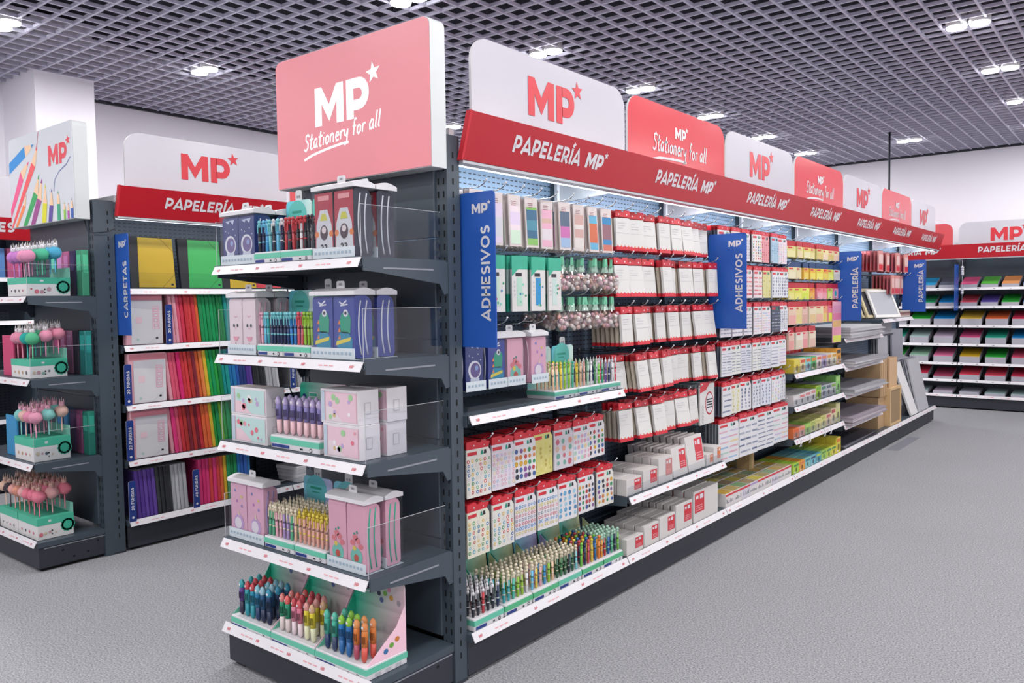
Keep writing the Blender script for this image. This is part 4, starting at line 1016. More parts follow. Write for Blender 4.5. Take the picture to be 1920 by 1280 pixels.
ec_tray('pen display of navy pens, second shelf beside the bunny cases', 'left tray on the second shelf', -2.786, 1.302, .166, 'blue', 8, 3, lambda i, j: (c3[i], '#7fd0d8' if i > 0 else '#f2b8c8'), hanger=False)
c4 = ['#2a3f70', '#2f86d0', '#2f86d0', '#e06070', '#e06070', '#9ac93f', '#9ac93f', '#9ac93f']
ec_tray('pen display of blue, coral and lime pens, second shelf beside the dinosaur cases', 'right tray on the second shelf', -2.617, 1.302, .166, 'teal', 8, 3, lambda i, j: (c4[i], c4[i] if i > 2 else '#7fd0d8'))
c5 = ['#57b48a', '#57b48a', '#f2b8c8', '#f2b8c8', '#b49ad0', '#b49ad0', '#57b48a', '#f0c8a8']
ec_tray('pen display of green and lilac pens, fourth shelf beside the unicorn cases', 'left tray on the fourth shelf', -2.775, .54, .19, 'lilac', 8, 5, lambda i, j: (c5[i], '#efe3c8'), top='ears', d=.2)
ec_tray('pen display of salmon pens with yellow bands, fourth shelf beside the flower cases', 'right tray on the fourth shelf', -2.58, .54, .185, 'lilac', 7, 5, lambda i, j: ('#eeb4a4', '#e8d04a' if j < 2 else '#efe3c8'), top='ears', d=.2)
# third shelf: white gift boxes and fat pens
def gift_mesh(w, h, d, v):
    b = MB(); b.bbox(0, w, 0, d, 0, h, mat('#efeaee', .4), .003)
    b.rect(w * .03, w * .12, h * .06, h * .94, -.001, mat('#c5d5e4', .4))
    p = MB(); rr = random.Random(v); c = ['#c7e6e2', '#f3d3dc'] if v % 2 else ['#f3cfdb', '#f0dfe6']
    p.rect(w * .16, w * .97, h * .08, h * .92, -.0012, mat(c[0], .4)); p.flat([(w * .16, h * .08), (w * .6, h * .08), (w * .3, h * .5), (w * .16, h * .5)], -.0016, mat(c[1], .4))
    for k in range(9): p.disc(w * rr.uniform(.22, .92), h * rr.uniform(.18, .82), rr.uniform(.006, .013), -.002, mat(rr.choice(['#f0a0b0', '#d9c08a', '#a8d8a0', '#e8788a', '#c8b0dc', '#fbf6f8']), .4), 9)
    for a in (.14, .985): p.stroke([(w * a, h * .06), (w * a, h * .94)], .002, -.0018, mat('#f0a8bc', .4))
    s = MB(); s.face([(w + .001, d * .3, h * .3), (w + .001, d * .6, h * .3), (w + .001, d * .6, h * .65), (w + .001, d * .3, h * .65)], mat('#cfcad0', .5)); s.face([(w + .0014, d * .34, h * .33), (w + .0014, d * .56, h * .33), (w + .0014, d * .56, h * .62), (w + .0014, d * .34, h * .62)], mat('#efeaee', .5))
    return b.data('gift_box'), p.data('printed_panel'), s.data('side_flap')
def gift(label, loc, w, h, d, v):
    b, p, s = gift_mesh(w, h, d, v)
    o = link('gift_box', b, None, loc); tag(o, label, 'gift box', 'white gift boxes on the third shelf'); link('printed_panel', p, o); link('side_flap', s, o)
gift('white gift box with mint print, lower one of the left stack', (-2.985, EC, .9455), .245, .112, .09, 1)
gift('white gift box with mint print, upper one of the left stack', (-2.985, EC, .0583 + 1.0), .245, .112, .09, 3)
gift('white gift box with pink print, lower one of the right front stack', (-2.39, EC, .9455), .2, .124, .1, 2)
gift('white gift box with pink print, upper one of the right front stack', (-2.4, EC, 1.07), .205, .124, .1, 4)
gift('white gift box, lower one of the stack behind the right front stack', (-2.385, EC + .125, .9455), .2, .124, .1, 2)
gift('white gift box, upper one of the stack behind the right front stack', (-2.385, EC + .125, 1.07), .205, .124, .1, 4)
def fat_pen(body, top, low, r=.0115, h=.135, cap=None):
    b = MB(); b.lathe([(r * .4, 0), (r * .8, h * .06), (r * .95, h * .1), (r * .95, h * .42)], mat(low, .3), 10); b.lathe([(r, h * .42), (r, h * .82), (r * .8, h * .86)], mat(body, .35), 10)
    g_ = MB()
    for k in range(5):
        a = -PI / 2 + (k - 2) * .45; g_.box(r * 1.0 * math.cos(a) - .0012, r * 1.0 * math.cos(a) + .0012, r * 1.02 * math.sin(a) - .0014, r * 1.02 * math.sin(a) + .001, h * .52, h * .72, mat(shade(body, .55), .4))
    c = MB(); c.lathe([(r * .85, h * .84), (r * 1.05, h * .88), (r * 1.05, h * .98), (r * .6, h * 1.06), (r * .2, h * 1.09)], mat(top, .4), 10)
    c.disc(0, h * .95, r * .45, -r * 1.06, mat(cap or '#f4f0f0', .5), 7)
    return b.data('pen_barrel'), g_.data('slider'), c.data('pen_topper')
FAT = {}
def put_fat(body, top, low, loc, label, group):
    k = (body, top, low)
    if k not in FAT: FAT[k] = fat_pen(*k)
    b, s, c = FAT[k]
    o = link('multicolour_pen', b, None, loc, rot=(R.uniform(-.03, .03), R.uniform(-.03, .03), R.uniform(-.3, .3))); tag(o, label, 'pen', group)
    link('sliders', s, o); link('topper', c, o)
tray('pen display of pink pens with lilac tops between the gift boxes', (-2.715, EC, .9456), 0, .3, .15, .05, .245, style='pink')
for j in range(2):
    for i in range(7):
        put_fat('#8f86c0', '#c9b8e4', '#f2c8ce', (-2.715 + .022 + i * .042, EC + .03 + j * .05, .9972), 'fat pink pen with lilac top, %s row in the third shelf display' % ('front', 'rear')[j], 'fat pens in the %s row of the third shelf display' % ('front', 'rear')[j])
# bottom shelf: three displays of fat pens with printed back cards
Z5 = .1687
def base_display(label, x, w, cols, rows, pens, where, dx=.0):
    tray(label, (x, 1.85, Z5), 0, w, .2, .05, .3, wing=1, style='pink')
    for j in range(rows):
        for i in range(cols):
            c = pens(i, j)
            if c is None: continue
            n_ = c[3]
            put_fat(c[0], c[1], c[2], (x + .02 + (w - .04) * (i + .5) / cols, 1.878 + j * .043, Z5 + .0512), 'fat %s pen in the %s display on the bottom shelf' % (n_, where), 'fat %s pens in the %s display' % (n_, where))
PL = [('#6a4a9a', '#3fb0b8', '#2f2f4a', 'purple'), ('#3fb0b8', '#d8505a', '#2f9fb0', 'teal'), ('#2f9fc0', '#d8505a', '#2fa0b0', 'red-topped blue'), ('#2f86b0', '#8fd0e0', '#24406a', 'sky-topped blue'), ('#2a5f8a', '#a8d4e4', '#22304f', 'pale-topped navy'), ('#22406a', '#3f9fc0', '#22304f', 'dark navy')]
base_display('pen display of purple and blue fat pens, left on the bottom shelf', -3.0, .27, 6, 3, lambda i, j: PL[i], 'left')
PM = [('#2fa37a', '#f0908a', '#ecdcd8', 'green'), ('#2fa37a', '#f0706a', '#ecdcd8', 'red-topped green'), ('#f098b0', '#d8505a', '#f3dfe4', 'pink'), ('#ee86a0', '#e0606a', '#f3dfe4', 'deep pink'), ('#f0e04a', '#f0a8a0', '#f0f0c8', 'yellow'), ('#ecd83a', '#e8b890', '#eef0c8', 'golden yellow')]
base_display('pen display of green, pink and yellow fat pens, middle of the bottom shelf', -2.725, .275, 6, 3, lambda i, j: PM[i] if not (j == 2 and i in (0, 5)) else None, 'middle')
PR = [('#4fc0a8', '#5fcab0', '#24406a', 'mint'), ('#4fc0a8', '#5fcab0', '#3a4a6a', 'mint'), ('#2f86d0', '#9ad84a', '#2a6fb0', 'green-topped blue'), ('#2f7ac0', '#9ad84a', '#2a6fb0', 'green-topped blue'), ('#f08a3f', '#f0a05a', '#b8506a', 'orange'), ('#f08a3f', '#f0985a', '#d85a4a', 'orange')]
base_display('pen display of mint, blue and orange fat pens, right on the bottom shelf', -2.445, .283, 6, 2, lambda i, j: PR[i] if not (j == 1 and i < 1) else None, 'right')

# ---- first bay: trays on the shelf and on the base
def bay_tray(tl, where, y, z, w, style, cols, rows, pick, x=None, hb=.04, card=.23, d=.16, h=.125, top='tip', hanger=False, r=.0052, ctilt=0., wing=0):
    x = XF - .03 if x is None else x
    tray(tl, (x, y, z), BAYROT, w, d, hb, card, style=style, hanger=hanger, ctilt=ctilt, wing=wing)
    fill(lambda i, j: lab(*pick(i, j), where).replace(' pen ', ' pencil '), (x, y, z), BAYROT, w, d, hb, cols, rows, pick, 'pencils in the %s' % where, 'pencil', y0=.02, y1=min(d - .05, .17), cat='pencil', h=h, top=top, r=r)  # thin pens with toppers, named pencil apart from the end display pens
cA = ['#f0c8a8', '#f0c8a8', '#e8d04a', '#9ac93f', '#7ac84a', '#4fc0a8']
bay_tray('pen display of peach and lime pens, near end of the first bay shelf', 'near tray on the first bay shelf', YROW[0] + .6, 1.0553, .185, 'blue', 6, 3, lambda i, j: (cA[i], cA[i]), top='ball', hanger=True)
cB = ['#e8d04a', '#f0c8a8', '#eeb4a4', '#b8e0c8', '#e8e6ea', '#4a8a5a']
bay_tray('pen display of pale pens, middle of the first bay shelf', 'middle tray on the first bay shelf', YROW[0] + .79, 1.0553, .185, 'blue', 6, 3, lambda i, j: (cB[i], cB[i]), hanger=True)
cC = ['#7ac84a', '#2fa37a', '#6a4a9a', '#2a3f70', '#e8e6ea', '#e06070']
bay_tray('pen display of green and purple pens, far end of the first bay shelf', 'far tray on the first bay shelf', YROW[0] + .98, 1.0553, .185, 'blue', 6, 2, lambda i, j: (cC[i], '#e8e6ea'), card=0)
BT = [('black and red', ['#2a2f3a', '#2a2f3a', '#c9404a', '#2a2f3a', '#2a2f3a', '#23305a'], '#e8e6ea'), ('teal and lime', ['#3fb0b8', '#3fb0b8', '#4fc0a8', '#9ac93f', '#9ac93f', '#e8e6ea'], '#efe3c8'), ('aqua and yellow', ['#6fc4e8', '#e8d04a', '#f2b8c8', '#3f9fd8', '#9ac93f', '#f0c8a8'], '#efe3c8'), ('dark green', ['#3a6a4a', '#4a8a5a', '#3a6a4a', '#2a2f3a', '#3a6a4a', '#7fd0d8'], '#efe3c8'), ('rainbow', ['#7ac84a', '#23305a', '#d8505a', '#e8d04a', '#2f6fb0', '#f08a3f'], '#b8e0c8'), ('orange and green', ['#f0a03f', '#c9404a', '#2f6fb0', '#57b48a', '#23305a', '#7ac84a'], '#b8e0c8')]
ys = [2.375, 2.57, 2.765, 2.955, 3.15, 3.33]
for k, (nm_, cs, cp) in enumerate(BT):
    bay_tray('pen display of %s pens, %s along the first bay base' % (nm_, ORD[k]), '%s tray on the first bay base' % ORD[k], ys[k], .1857, (.185 if k != 1 else .188), ('blue', 'green', 'green', 'lilac', 'green', 'green')[k], 6, 6, lambda i, j, cs=cs, cp=cp: (cs[i], cp if k != 4 else cs[(i + j) % 6]), x=XF - .026, hb=.05, card=.325, d=.25, h=.115, top='ball' if k else 'tip', wing=2, ctilt=.12, r=.0062)
# ================================================================== boxed stock on the main shelves
def bp(b, lx, d, z): return (XF - d, YROW[b] + lx, z)
def note_box(w, h, d, body, patch, lean=0., patch_at=(.5, .95, .25, .9)):
    mb = MB(); mb.bbox(0, w, 0, d, 0, h, body, .002)
    a, b, c, e = patch_at
    mb.rect(w * a, w * b, h * c, h * e, -.0008, patch); mb.rect(w * (a + .04), w * (a + .14), h * (e - .18), h * (e - .08), -.0012, WHITE); mb.rect(w * (a + .2), w * (a + .34), h * (e - .2), h * (e - .06), -.0012, WHITE)
    for k in range(3): mb.rect(w * (a + .05), w * (b - .08), h * (c + .06 + k * .07), h * (c + .09 + k * .07), -.0012, mat('#f2a8ac', .5))
    return mb.data('note_box')
CB = mat('#e6e1de', .55)
def box_row(b, lx, z, w, h, d, n, gap, lab_, red=RED_L, body=CB, d0=.035, lean=0., patch_at=(.5, .95, .25, .9), name='note_box', cat='box'):
    me = note_box(w, h, d, body, red, patch_at=patch_at)
    for k in range(n):
        lab2 = ('front ' if k == 0 else 'rear ') + lab_
        tag(link(name, me, None, bp(b, lx, d0 + k * (d + gap), z + d * math.sin(lean) + .0005), rot=(-lean, 0, BAYROT)), lab2, cat, lab_ + (' at the front' if k == 0 else ' behind'))
ZS = .4925
box_row(1, .03, ZS, .155, .085, .06, 4, .004, 'white box with small red label, first stack on second bay shelf')
box_row(1, .2, ZS, .155, .105, .06, 4, .004, 'white box with red label, second stack on second bay shelf')
box_row(1, .37, ZS, .16, .14, .05, 4, .004, 'tall white box with pale red label, third stack on second bay shelf', mat('#d88a88', .5))
box_row(1, .545, ZS, .175, .165, .03, 7, .012, 'upright white folder box with red label, fourth on second bay shelf', lean=.12)
box_row(1, .735, ZS, .215, .2, .03, 7, .014, 'large upright white folder box with red label, fifth on second bay shelf', lean=.15)
box_row(1, .965, ZS, .09, .07, .06, 3, .004, 'small white box with orange label, near one on second bay shelf', ORANGE)
box_row(1, 1.065, ZS, .1, .1, .06, 3, .004, 'white box with orange label, far one on second bay shelf', ORANGE)
ZB = .1857
box_row(1, .02, ZB, .17, .085, .07, 3, .004, 'low white box with red label, first on second bay base', d0=.03)
box_row(1, .2, ZB, .16, .11, .06, 4, .004, 'white box with red label, second on second bay base', d0=.03)
box_row(1, .37, ZB, .18, .12, .05, 5, .006, 'white box with red label, third on second bay base', d0=.03)
box_row(1, .56, ZB, .2, .15, .035, 7, .01, 'taller white box with red label, fourth on second bay base', d0=.03)
box_row(1, .78, ZB, .33, .185, .06, 5, .012, 'wide white box with big red label, fifth on second bay base', d0=.03, patch_at=(.04, .42, .3, .92))
t = tag(MB().tube([(0, 0, 0), (0, 0, .1), (.02, 0, .12), (.1, 0, .12), (.12, 0, .1), (.12, 0, 0)], .004, CHROME, 6).build('wire_divider', None, bp(1, .95, .36, .186), BAYROT), 'bent wire divider standing behind the wide white boxes', 'divider')
# third bay base: rows of small boxes with a red line
for k in range(9):
    hh = .085; c = ['#e9e4e2', '#ece6e4', '#e2dce8', '#e9e4e2'][k % 4]
    mb = MB(); w_ = .127; mb.bbox(0, w_, 0, .1, 0, hh, mat(c, .55), .002); mb.rect(.001, w_ - .001, hh * .82, hh * .97, -.0008, RED_L if k != 3 else LILAC)
    rr = random.Random(k)
    for q in range(6): mb.rect(w_ * (.08 + q * .14), w_ * (.08 + q * .14) + .008, hh * .3, hh * rr.uniform(.4, .62), -.0008, mat(rr.choice(['#8a90a0', '#5a8a7a', '#b8a0c0', '#4a5064']), .5))
    f = mb.data('small_box'); tops = ['#c9a23f', '#b8a060', '#7a9a6a', '#a08a6a', '#c8b84f', '#a89a6a', '#8aa07a', '#b89a5a', '#b0a070']
    for j in range(4):
        o = link('small_box', f, None, bp(2, .028 + k * .1275, .028 + j * .1005, ZB), rot=(0, 0, BAYROT))
        tag(o, '%s small box with red edge, %s along the third bay base' % (('front', 'second', 'third', 'rear')[j], ORD[k]), 'box', 'small boxes on the third bay base')
        tp = MB(); tp.rect(.004, w_ - .004, .006, .094, 0, mat(tops[(k + j) % 9], .6))
        link('lid', tp.data('lid'), o, (0, 0, hh + .0006), rot=(-PI / 2, 0, 0)).scale = (1, -1, 1)
mb = MB()
for q in range(6): mb.box(q * .014, q * .014 + .012, 0, .1, 0, .13, mat(['#c9a878', '#8a8a4a', '#b89868', '#9a8a5a', '#d0b088', '#a88858'][q], .7))
tag(mb.build('card_bundle', None, bp(2, .82, .2, .272), BAYROT), 'upright brown bundle of cards standing on the third bay small boxes', 'cards')
# fourth bay: boxes on three shelves and the base
def strip_boxes(z, items, where, d0=.03):
    for k, (lx, w_, h_, c, m2) in enumerate(items):
        mb = MB(); mb.bbox(0, w_, 0, .09, 0, h_, mat(c, .5), .002); mb.rect(w_ * .1, w_ * .9, h_ * .7, h_ * .92, -.0008, mat(m2, .5)); mb.disc(w_ * .5, h_ * .38, min(w_, h_) * .24, -.0008, mat(shade(c, .55), .5), 7); mb.rect(w_ * .12, w_ * .4, h_ * .1, h_ * .2, -.0008, WHITE)
        me = mb.data('small_box')
        for j in range(3):
            tag(link('small_box', me, None, bp(3, lx, d0 + j * .094, z), BAYROT and 0, rot=(0, 0, BAYROT)), '%s small bright box, %s along the %s' % (('front', 'middle', 'rear')[j], ORD[k], where), 'box', 'small boxes on the %s' % where)
strip_boxes(.9375, [(.04 + k * .125, .12, .1 if k < 8 else .13, c, m) for k, (c, m) in enumerate([('#e6cf4a', '#e8d860'), ('#e8d8a0', '#e05a4a'), ('#8fd0d8', '#e87a4a'), ('#58b46a', '#e8923f'), ('#efe0d8', '#e8705a'), ('#b8a8d0', '#e88a5a'), ('#d8d0c8', '#e8a04a'), ('#e8e0c0', '#d8a03f'), ('#f0a83f', '#4a3f3a')])], 'upper shelf of the fourth bay')
for k in range(8):
    mb = MB(); mb.box(0, .09, 0, .012, 0, .13, mat('#e9b8b4', .4)); mb.rect(.005, .085, .06, .12, -.0008, RED_L)
    tag(link('card_pack', mb.data('card_pack'), None, bp(3, .3 + k * .095, .33, .938), rot=(0, 0, BAYROT)), 'pink and red card standing behind the upper shelf boxes, %s along' % ORD[k], 'card pack', 'pink cards on the upper shelf of the fourth bay')
strip_boxes(.6905, [(.03 + k * .125, .12, h_, c, m) for k, (h_, c, m) in enumerate([(.08, '#dcd8d8', '#e8e4e4'), (.08, '#e0dcdc', '#e07a7a'), (.085, '#dedada', '#d88a8a'), (.09, '#e0dcdc', '#e09a9a'), (.11, '#a8c83f', '#78b83f'), (.1, '#b8bcc8', '#4a8a6a'), (.1, '#c0c4c8', '#5a6a7a'), (.1, '#b8c0c0', '#88a84a'), (.15, '#8fd070', '#b8e08a')])], 'middle shelf of the fourth bay')
strip_boxes(.4485, [(.03 + k * .125, .12, h_, c, m) for k, (h_, c, m) in enumerate([(.075, '#ef7a3f', '#e86a3a'), (.075, '#e8a898', '#e88a5a'), (.08, '#9ac85a', '#b8d86a'), (.085, '#c8d078', '#a8b858'), (.09, '#e0d890', '#c8c870'), (.1, '#dcd88a', '#c0c068'), (.1, '#e0c8a8', '#c86a6a'), (.13, '#e8d8b0', '#c05a5a'), (.16, '#d8d890', '#e8e0b0')])], 'lower shelf of the fourth bay')
strip_boxes(ZB, [(.03 + k * .127, .122, .075 if k < 8 else .13, c, m) for k, (c, m) in enumerate([('#b8e04a', '#4f9a4a'), ('#f0a83f', '#e8884a'), ('#8fd0c8', '#3a8a98'), ('#7ac0d0', '#3a5a78'), ('#58a8b8', '#b8d84a'), ('#a8d86a', '#6a9a4a'), ('#c0d84a', '#4a8a6a'), ('#e0d84a', '#4a9a4a'), ('#e8d84a', '#e8883a')])], 'base of the fourth bay')
for k, q in enumerate((.0, .2, .55, .7)):
    mb = MB(); mb.tube([(-.02, 0, .03), (.0, -.006, .0), (.022, 0, -.03)], .0035, WHITE, 6); mb.tube([(-.018, 0, -.028), (.0, -.01, .0), (.018, 0, .026)], .0035, WHITE, 6)
    tag(mb.build('label_clip', None, bp(3, .06 + q, -.012, .425), BAYROT), 'white crossed clip on the lower label strip of the fourth bay, %s along' % ORD[k], 'clip', 'white clips on the lower strip')

# ================================================================== boards, frames and canvases at the far end
BG = [mat(c, .6) for c in ('#c9c8cc', '#b9b8be', '#d6d5d6', '#a7a5ae')]
def board_stack(b, lx, d0, z, w, d, n, th, where, m=None, name='foam_board', out=0):
    for k in range(n):
        mb = MB(); mb.box(0, w, 0, d, 0, th - .0008, (m or BG)[k % len(m or BG)])
        if k == n - 1: mb.rect(0, 0, 0, 0, 0, WHITE)
        tag(link(name, mb.data(name), None, bp(b, lx + R.uniform(-.01, .01), d0 + R.uniform(-.008, .008), z + .002 + k * th), rot=(0, 0, BAYROT + R.uniform(-.02, .02))), '%s grey board lying %s' % ('topmost' if k == n - 1 else 'flat', where), 'board', 'boards lying %s' % where)
board_stack(4, .06, -.02, 1.146, 1.05, .46, 7, .013, 'under the blue sign on the fifth bay top shelf')
board_stack(4, .08, -.05, .901, 1.02, .48, 4, .012, 'on the second shelf of the fifth bay')
board_stack(4, .06, -.05, .663, 1.05, .48, 4, .012, 'on the third shelf of the fifth bay')
board_stack(4, .06, -.04, .401, 1.05, .47, 5, .012, 'on the lowest shelf of the fifth bay', [mat(c, .6) for c in ('#b8aeb8', '#a79ca8', '#c9c0c6')])
board_stack(4, .06, .03, .1857, 1.0, .42, 4, .008, 'on the base of the fifth bay', [mat('#50505c', .4), mat('#3c3d48', .4), mat('#9a9aa4', .4)])
def frame_thing(label, loc, w, h, d, lean, m, pic, rz=BAYROT, grp='frames leaning on the sixth bay shelf'):
    t = thing('picture_frame', label, 'picture frame', loc, 0, grp, rot=(-lean, 0, rz))
    mb = MB(); b = .03
    for a in ((0, w, 0, b), (0, w, h - b, h), (0, b, b, h - b), (w - b, w, b, h - b)): mb.box(a[0], a[1], 0, d, a[2], a[3], m)
    mb.build('frame', t)
    MB().box(b, w - b, d * .3, d * .6, b, h - b, pic).build('picture', t)
    return t
photo = grain('#8f929c', 9)
frame_thing('white framed grey picture leaning in front on the sixth bay shelf', bp(5, .12, .1, 1.292), .4, .3, .018, .4, mat('#f2efec', .5), mat('#b9bcc4', .4), BAYROT - .35)
frame_thing('pale wooden frame leaning second on the sixth bay shelf', bp(5, .05, .16, 1.292), .38, .31, .02, .4, mat('#d8c8a0', .6), mat('#4a4a52', .5), BAYROT - .35)
frame_thing('cream frame leaning third on the sixth bay shelf', bp(5, .02, .2, 1.292), .38, .31, .02, .4, mat('#cfc0a0', .6), mat('#4a4a52', .5), BAYROT - .35)
frame_thing('tall thin brown frame leaning behind the others on the sixth bay shelf', bp(5, .02, .3, 1.285), .3, .5, .02, .14, mat('#9a7a68', .6), mat('#3a3c46', .5))
for k in range(4):
    tag(link('flat_frame', MB().box(0, .42, 0, .3, 0, .016, [mat('#d9cfc8', .6), mat('#b8908a', .6), mat('#8a5f5a', .6), mat('#c9bfb8', .6)][k]).data('flat_frame'), None, bp(5, .74, .03, 1.281 + k * .017), BAYROT), ('lowest', 'second', 'third', 'topmost')[k] + ' flat frame in the small pile on the sixth bay shelf', 'picture frame', 'flat frames in a pile')
# canvases on edge and a brown box on the base
for k in range(9):
    mb = MB(); mb.box(0, .022, 0, .34, 0, .4, [TAN, mat('#b8926a', .7), mat('#d6b48c', .7)][k % 3])
    tag(mb.build('canvas_panel', None, bp(5, .16 + k * .028, .07, .502), BAYROT), 'brown edged canvas standing upright behind the tan box, %s from near' % ORD[k], 'canvas', 'upright brown canvases')
mb = MB(); mb.box(0, .3, 0, .3, 0, .31, TAN); tag(mb.build('carton', None, bp(5, .16, .09, .1857), BAYROT), 'lower tan carton carrying the upright brown canvases', 'carton')
t = thing('wooden_crate', 'tan wooden framed box on the base beside the leaning grey boards', 'box', bp(5, .40, .035, .1862), BAYROT)
WD = grain('#d3b285', 30)
MB().box(.02, .42, .006, .2, .02, .36, mat('#a58a66', .7)).build('side_panel', t)
fr = MB()
for a in ((0, .44, 0, .025), (0, .44, .36, .385), (0, .025, .025, .36), (.4, .44, .025, .36)): fr.box(a[0], a[1], 0, .21, a[2], a[3], WD)
fr.build('frame', t)
for k in range(3):
    tag(MB().box(0, .3, 0, .02, 0, .3, [mat('#dbb58c', .7), mat('#c99d80', .7), mat('#d9c0a0', .7)][k]).build('canvas_panel', None, bp(5, .46 + k * .012, .06 + k * .03, .5717), BAYROT), ('front', 'middle', 'rear')[k] + ' pale brown canvas standing on the tan wooden box', 'canvas', 'canvases on the tan wooden box')
# long grey boards leaning in the last bay
GB = [mat(c, .55) for c in ('#c3c3c9', '#a9aab4', '#8f929c', '#b6b5bd')]
def lean_board(b, lx, d, z, w, h, th, lean, label, m, grp, yaw=0.):
    tag(link('leaning_board', MB().box(0, w, 0, th, 0, h, m).data('leaning_board'), None, bp(b, lx, d, z + th * math.sin(lean) + .001), rot=(-lean, 0, BAYROT + yaw)), label, 'board', grp)
lean_board(6, .08, .03, .187, .3, .6, .02, .33, 'white speckled board leaning nearest, beside the tan wooden box', grain('#d9d8d8', 60), 'boards leaning in the last bay')
for k in range(6):
    lean_board(6, .41, .03 + k * .026, .187, .5, .6 + .006 * (k % 3), .018, .2, ('front' if k == 0 else 'inner') + ' grey board of the slanted row in the last bay', GB[(k + 0) % 4], 'slanted grey boards in the last bay')
for k in range(3):
    lean_board(6, 0, .34 + k * .03, .187, .4, .9, .02, .03, ('front', 'middle', 'rear')[k] + ' tall grey board standing against the panel, nearer group', GB[k], 'tall grey boards in the last bay')
for k in range(3):
    lean_board(6, .6, .34 + k * .03, .187, .5, .92, .02, .03, ('front', 'middle', 'rear')[k] + ' tall grey board standing against the panel, farther group', GB[(k + 1) % 4], 'tall grey boards in the last bay')
for k in range(3):
    tag(MB().box(0, .5, 0, .3, 0, .012, GB[(k + 1) % 4]).build('foam_board', None, bp(6, .1, .05, 1.13 + k * .013), BAYROT) if False else MB().box(0, .62, 0, .012, 0, .13, GB[k]).build('foam_board', None, bp(5, .5, .2 + k * .02, 1.101), BAYROT), ('front', 'middle', 'rear')[k] + ' small grey sheet hanging below the sixth bay shelf', 'board', 'grey sheets below the sixth bay shelf')
lowshelf = MB().box(0, .66, 0, .24, 0, .015, METAL); tag(lowshelf.build('bracket_shelf', None, bp(5, .48, .19, 1.085), BAYROT), 'short metal shelf carrying the grey sheets in the sixth bay', 'shelf')
# thin darker patch on the floor near the far end
struct('floor_patch', MB().box(-2.09, -1.98, 8.44, 9.35, .0, .0015, mat('#8b8c96', .95)))

# ================================================================== left gondola with the folders
LX, LY = -4.9, 2.36
LB = []
LSH = [(1.612, .006, BL - .006, .1), (1.264, .006, BL - .006, 0), (.901, .006, BL - .006, 0), (.559, .006, BL - .006, 0)]
bay('first bay of the left shelves, filled with coloured folders', (LX, LY, 0), BAYROT, LSH, [], first=True, group='bays of the left shelves', panel=PEGD, marks=4)
bay('second bay of the left shelves, seen behind the end display', (LX, LY + BL, 0), BAYROT, [1.61, 1.264, .901, .559], [], group='bays of the left shelves', panel=PEGD, marks=4)
t = thing('gondola_back', 'dark rear half and top cap of the left double-sided shelves', 'shelving', (0, 0, 0))
MB().box(-5.41, -5.377, LY, LY + 2 * BL, .1, 2.14, PEGD).build('rear_panel', t)
MB().box(-5.83, -5.41, LY, LY + 2 * BL, .02, .185, METAL_D).build('rear_base', t)
MB().box(-5.75, -5.0, LY + .02, LY + 2 * BL, 2.141, 2.18, GREY_L).build('top_cap', t)
def lp(lx, d, z, b=0): return (LX - d, LY + b * BL + lx, z)
FOLD = {}
def folder(c, th=.024, h=.315, d=.25):
    k = (c, th, h, d)
    if k not in FOLD:
        mb = MB(); m = mat(c, .38)
        n = 5
        mb.prism_x([], 0, 0, m) if False else None
        # rounded spine towards the aisle
        pts = [(-th / 2, d)] + [(th / 2 * math.cos(a), .006 - .006 * math.sin(a)) for a in (PI - PI * i / n for i in range(n + 1))] + [(th / 2, d)]
        b0 = len(mb.v)
        vs = [(x, y, 0) for x, y in pts] + [(x, y, h) for x, y in pts]; N_ = len(pts)
        mb.raw(vs, [(i, i + 1, N_ + i + 1, N_ + i) for i in range(N_ - 1)], m)
        mb.face([(x, y, h) for x, y in pts], m); mb.face([(x, y, 0) for x, y in reversed(pts)], m); mb.face([(-th / 2, d, 0), (-th / 2, d, h), (th / 2, d, h), (th / 2, d, 0)], m)
        mb.box(-th / 2 - .0006, -th / 2 + .001, .03, d, 0.01, h - .01, mat(shade(c, .8), .5))
        e = MB(); e.box(-th * .32, th * .32, .012, d - .004, h * .02, h + .0015, mat('#d8d4d4', .7))
        FOLD[k] = (mb.data('ring_folder'), e.data('sheets'))
    return FOLD[k]
CW = {'#f2a9b8': 'pale pink', '#ec5f7e': 'rose', '#e2405a': 'crimson', '#d93a44': 'red', '#e8484a': 'bright red', '#f0703f': 'orange', '#f28a4a': 'light orange', '#e8c03a': 'yellow', '#1f9a5a': 'green', '#17a45f': 'bright green', '#2fae4a': 'grass green', '#1a8a4a': 'dark green', '#1f9f9a': 'teal', '#2a7fc0': 'blue', '#2f62b8': 'royal blue', '#2c3f80': 'navy', '#5a3a9a': 'purple', '#6a4aa8': 'violet', '#2b2d33': 'black', '#3a3c42': 'charcoal', '#b9bac0': 'silver grey', '#d3d4d8': 'light grey', '#ee3f86': 'magenta', '#e8307a': 'hot pink', '#8a2a3a': 'wine', '#c03a34': 'brick red', '#8ac83f': 'lime green', '#26304f': 'ink blue'}
def folders(cols, lx, z, where, tilt=.09, th=.024, h=.315, b=0, gap=.002):
    seen = {}
    for k, c in enumerate(cols):
        m, e = folder(c, th, h)
        o = link('ring_folder', m, None, lp(lx + k * (th + gap) + th / 2, .03 + R.uniform(0, .012), z, b), rot=(0, -tilt, BAYROT), )
        # tilt about the facing axis
        o.rotation_mode = 'XYZ'
        o.matrix_world = Matrix.Translation(o.location) @ Matrix.Rotation(BAYROT, 4, 'Z') @ Matrix.Rotation(-tilt + R.uniform(-.003, .003), 4, 'Y')
        cw = CW[c]
        tag(o, '%s folder %s' % (cw, where), 'folder', '%s folders %s' % (cw, where))
        link('sheets', e, o)
    return lx + len(cols) * (th + gap)
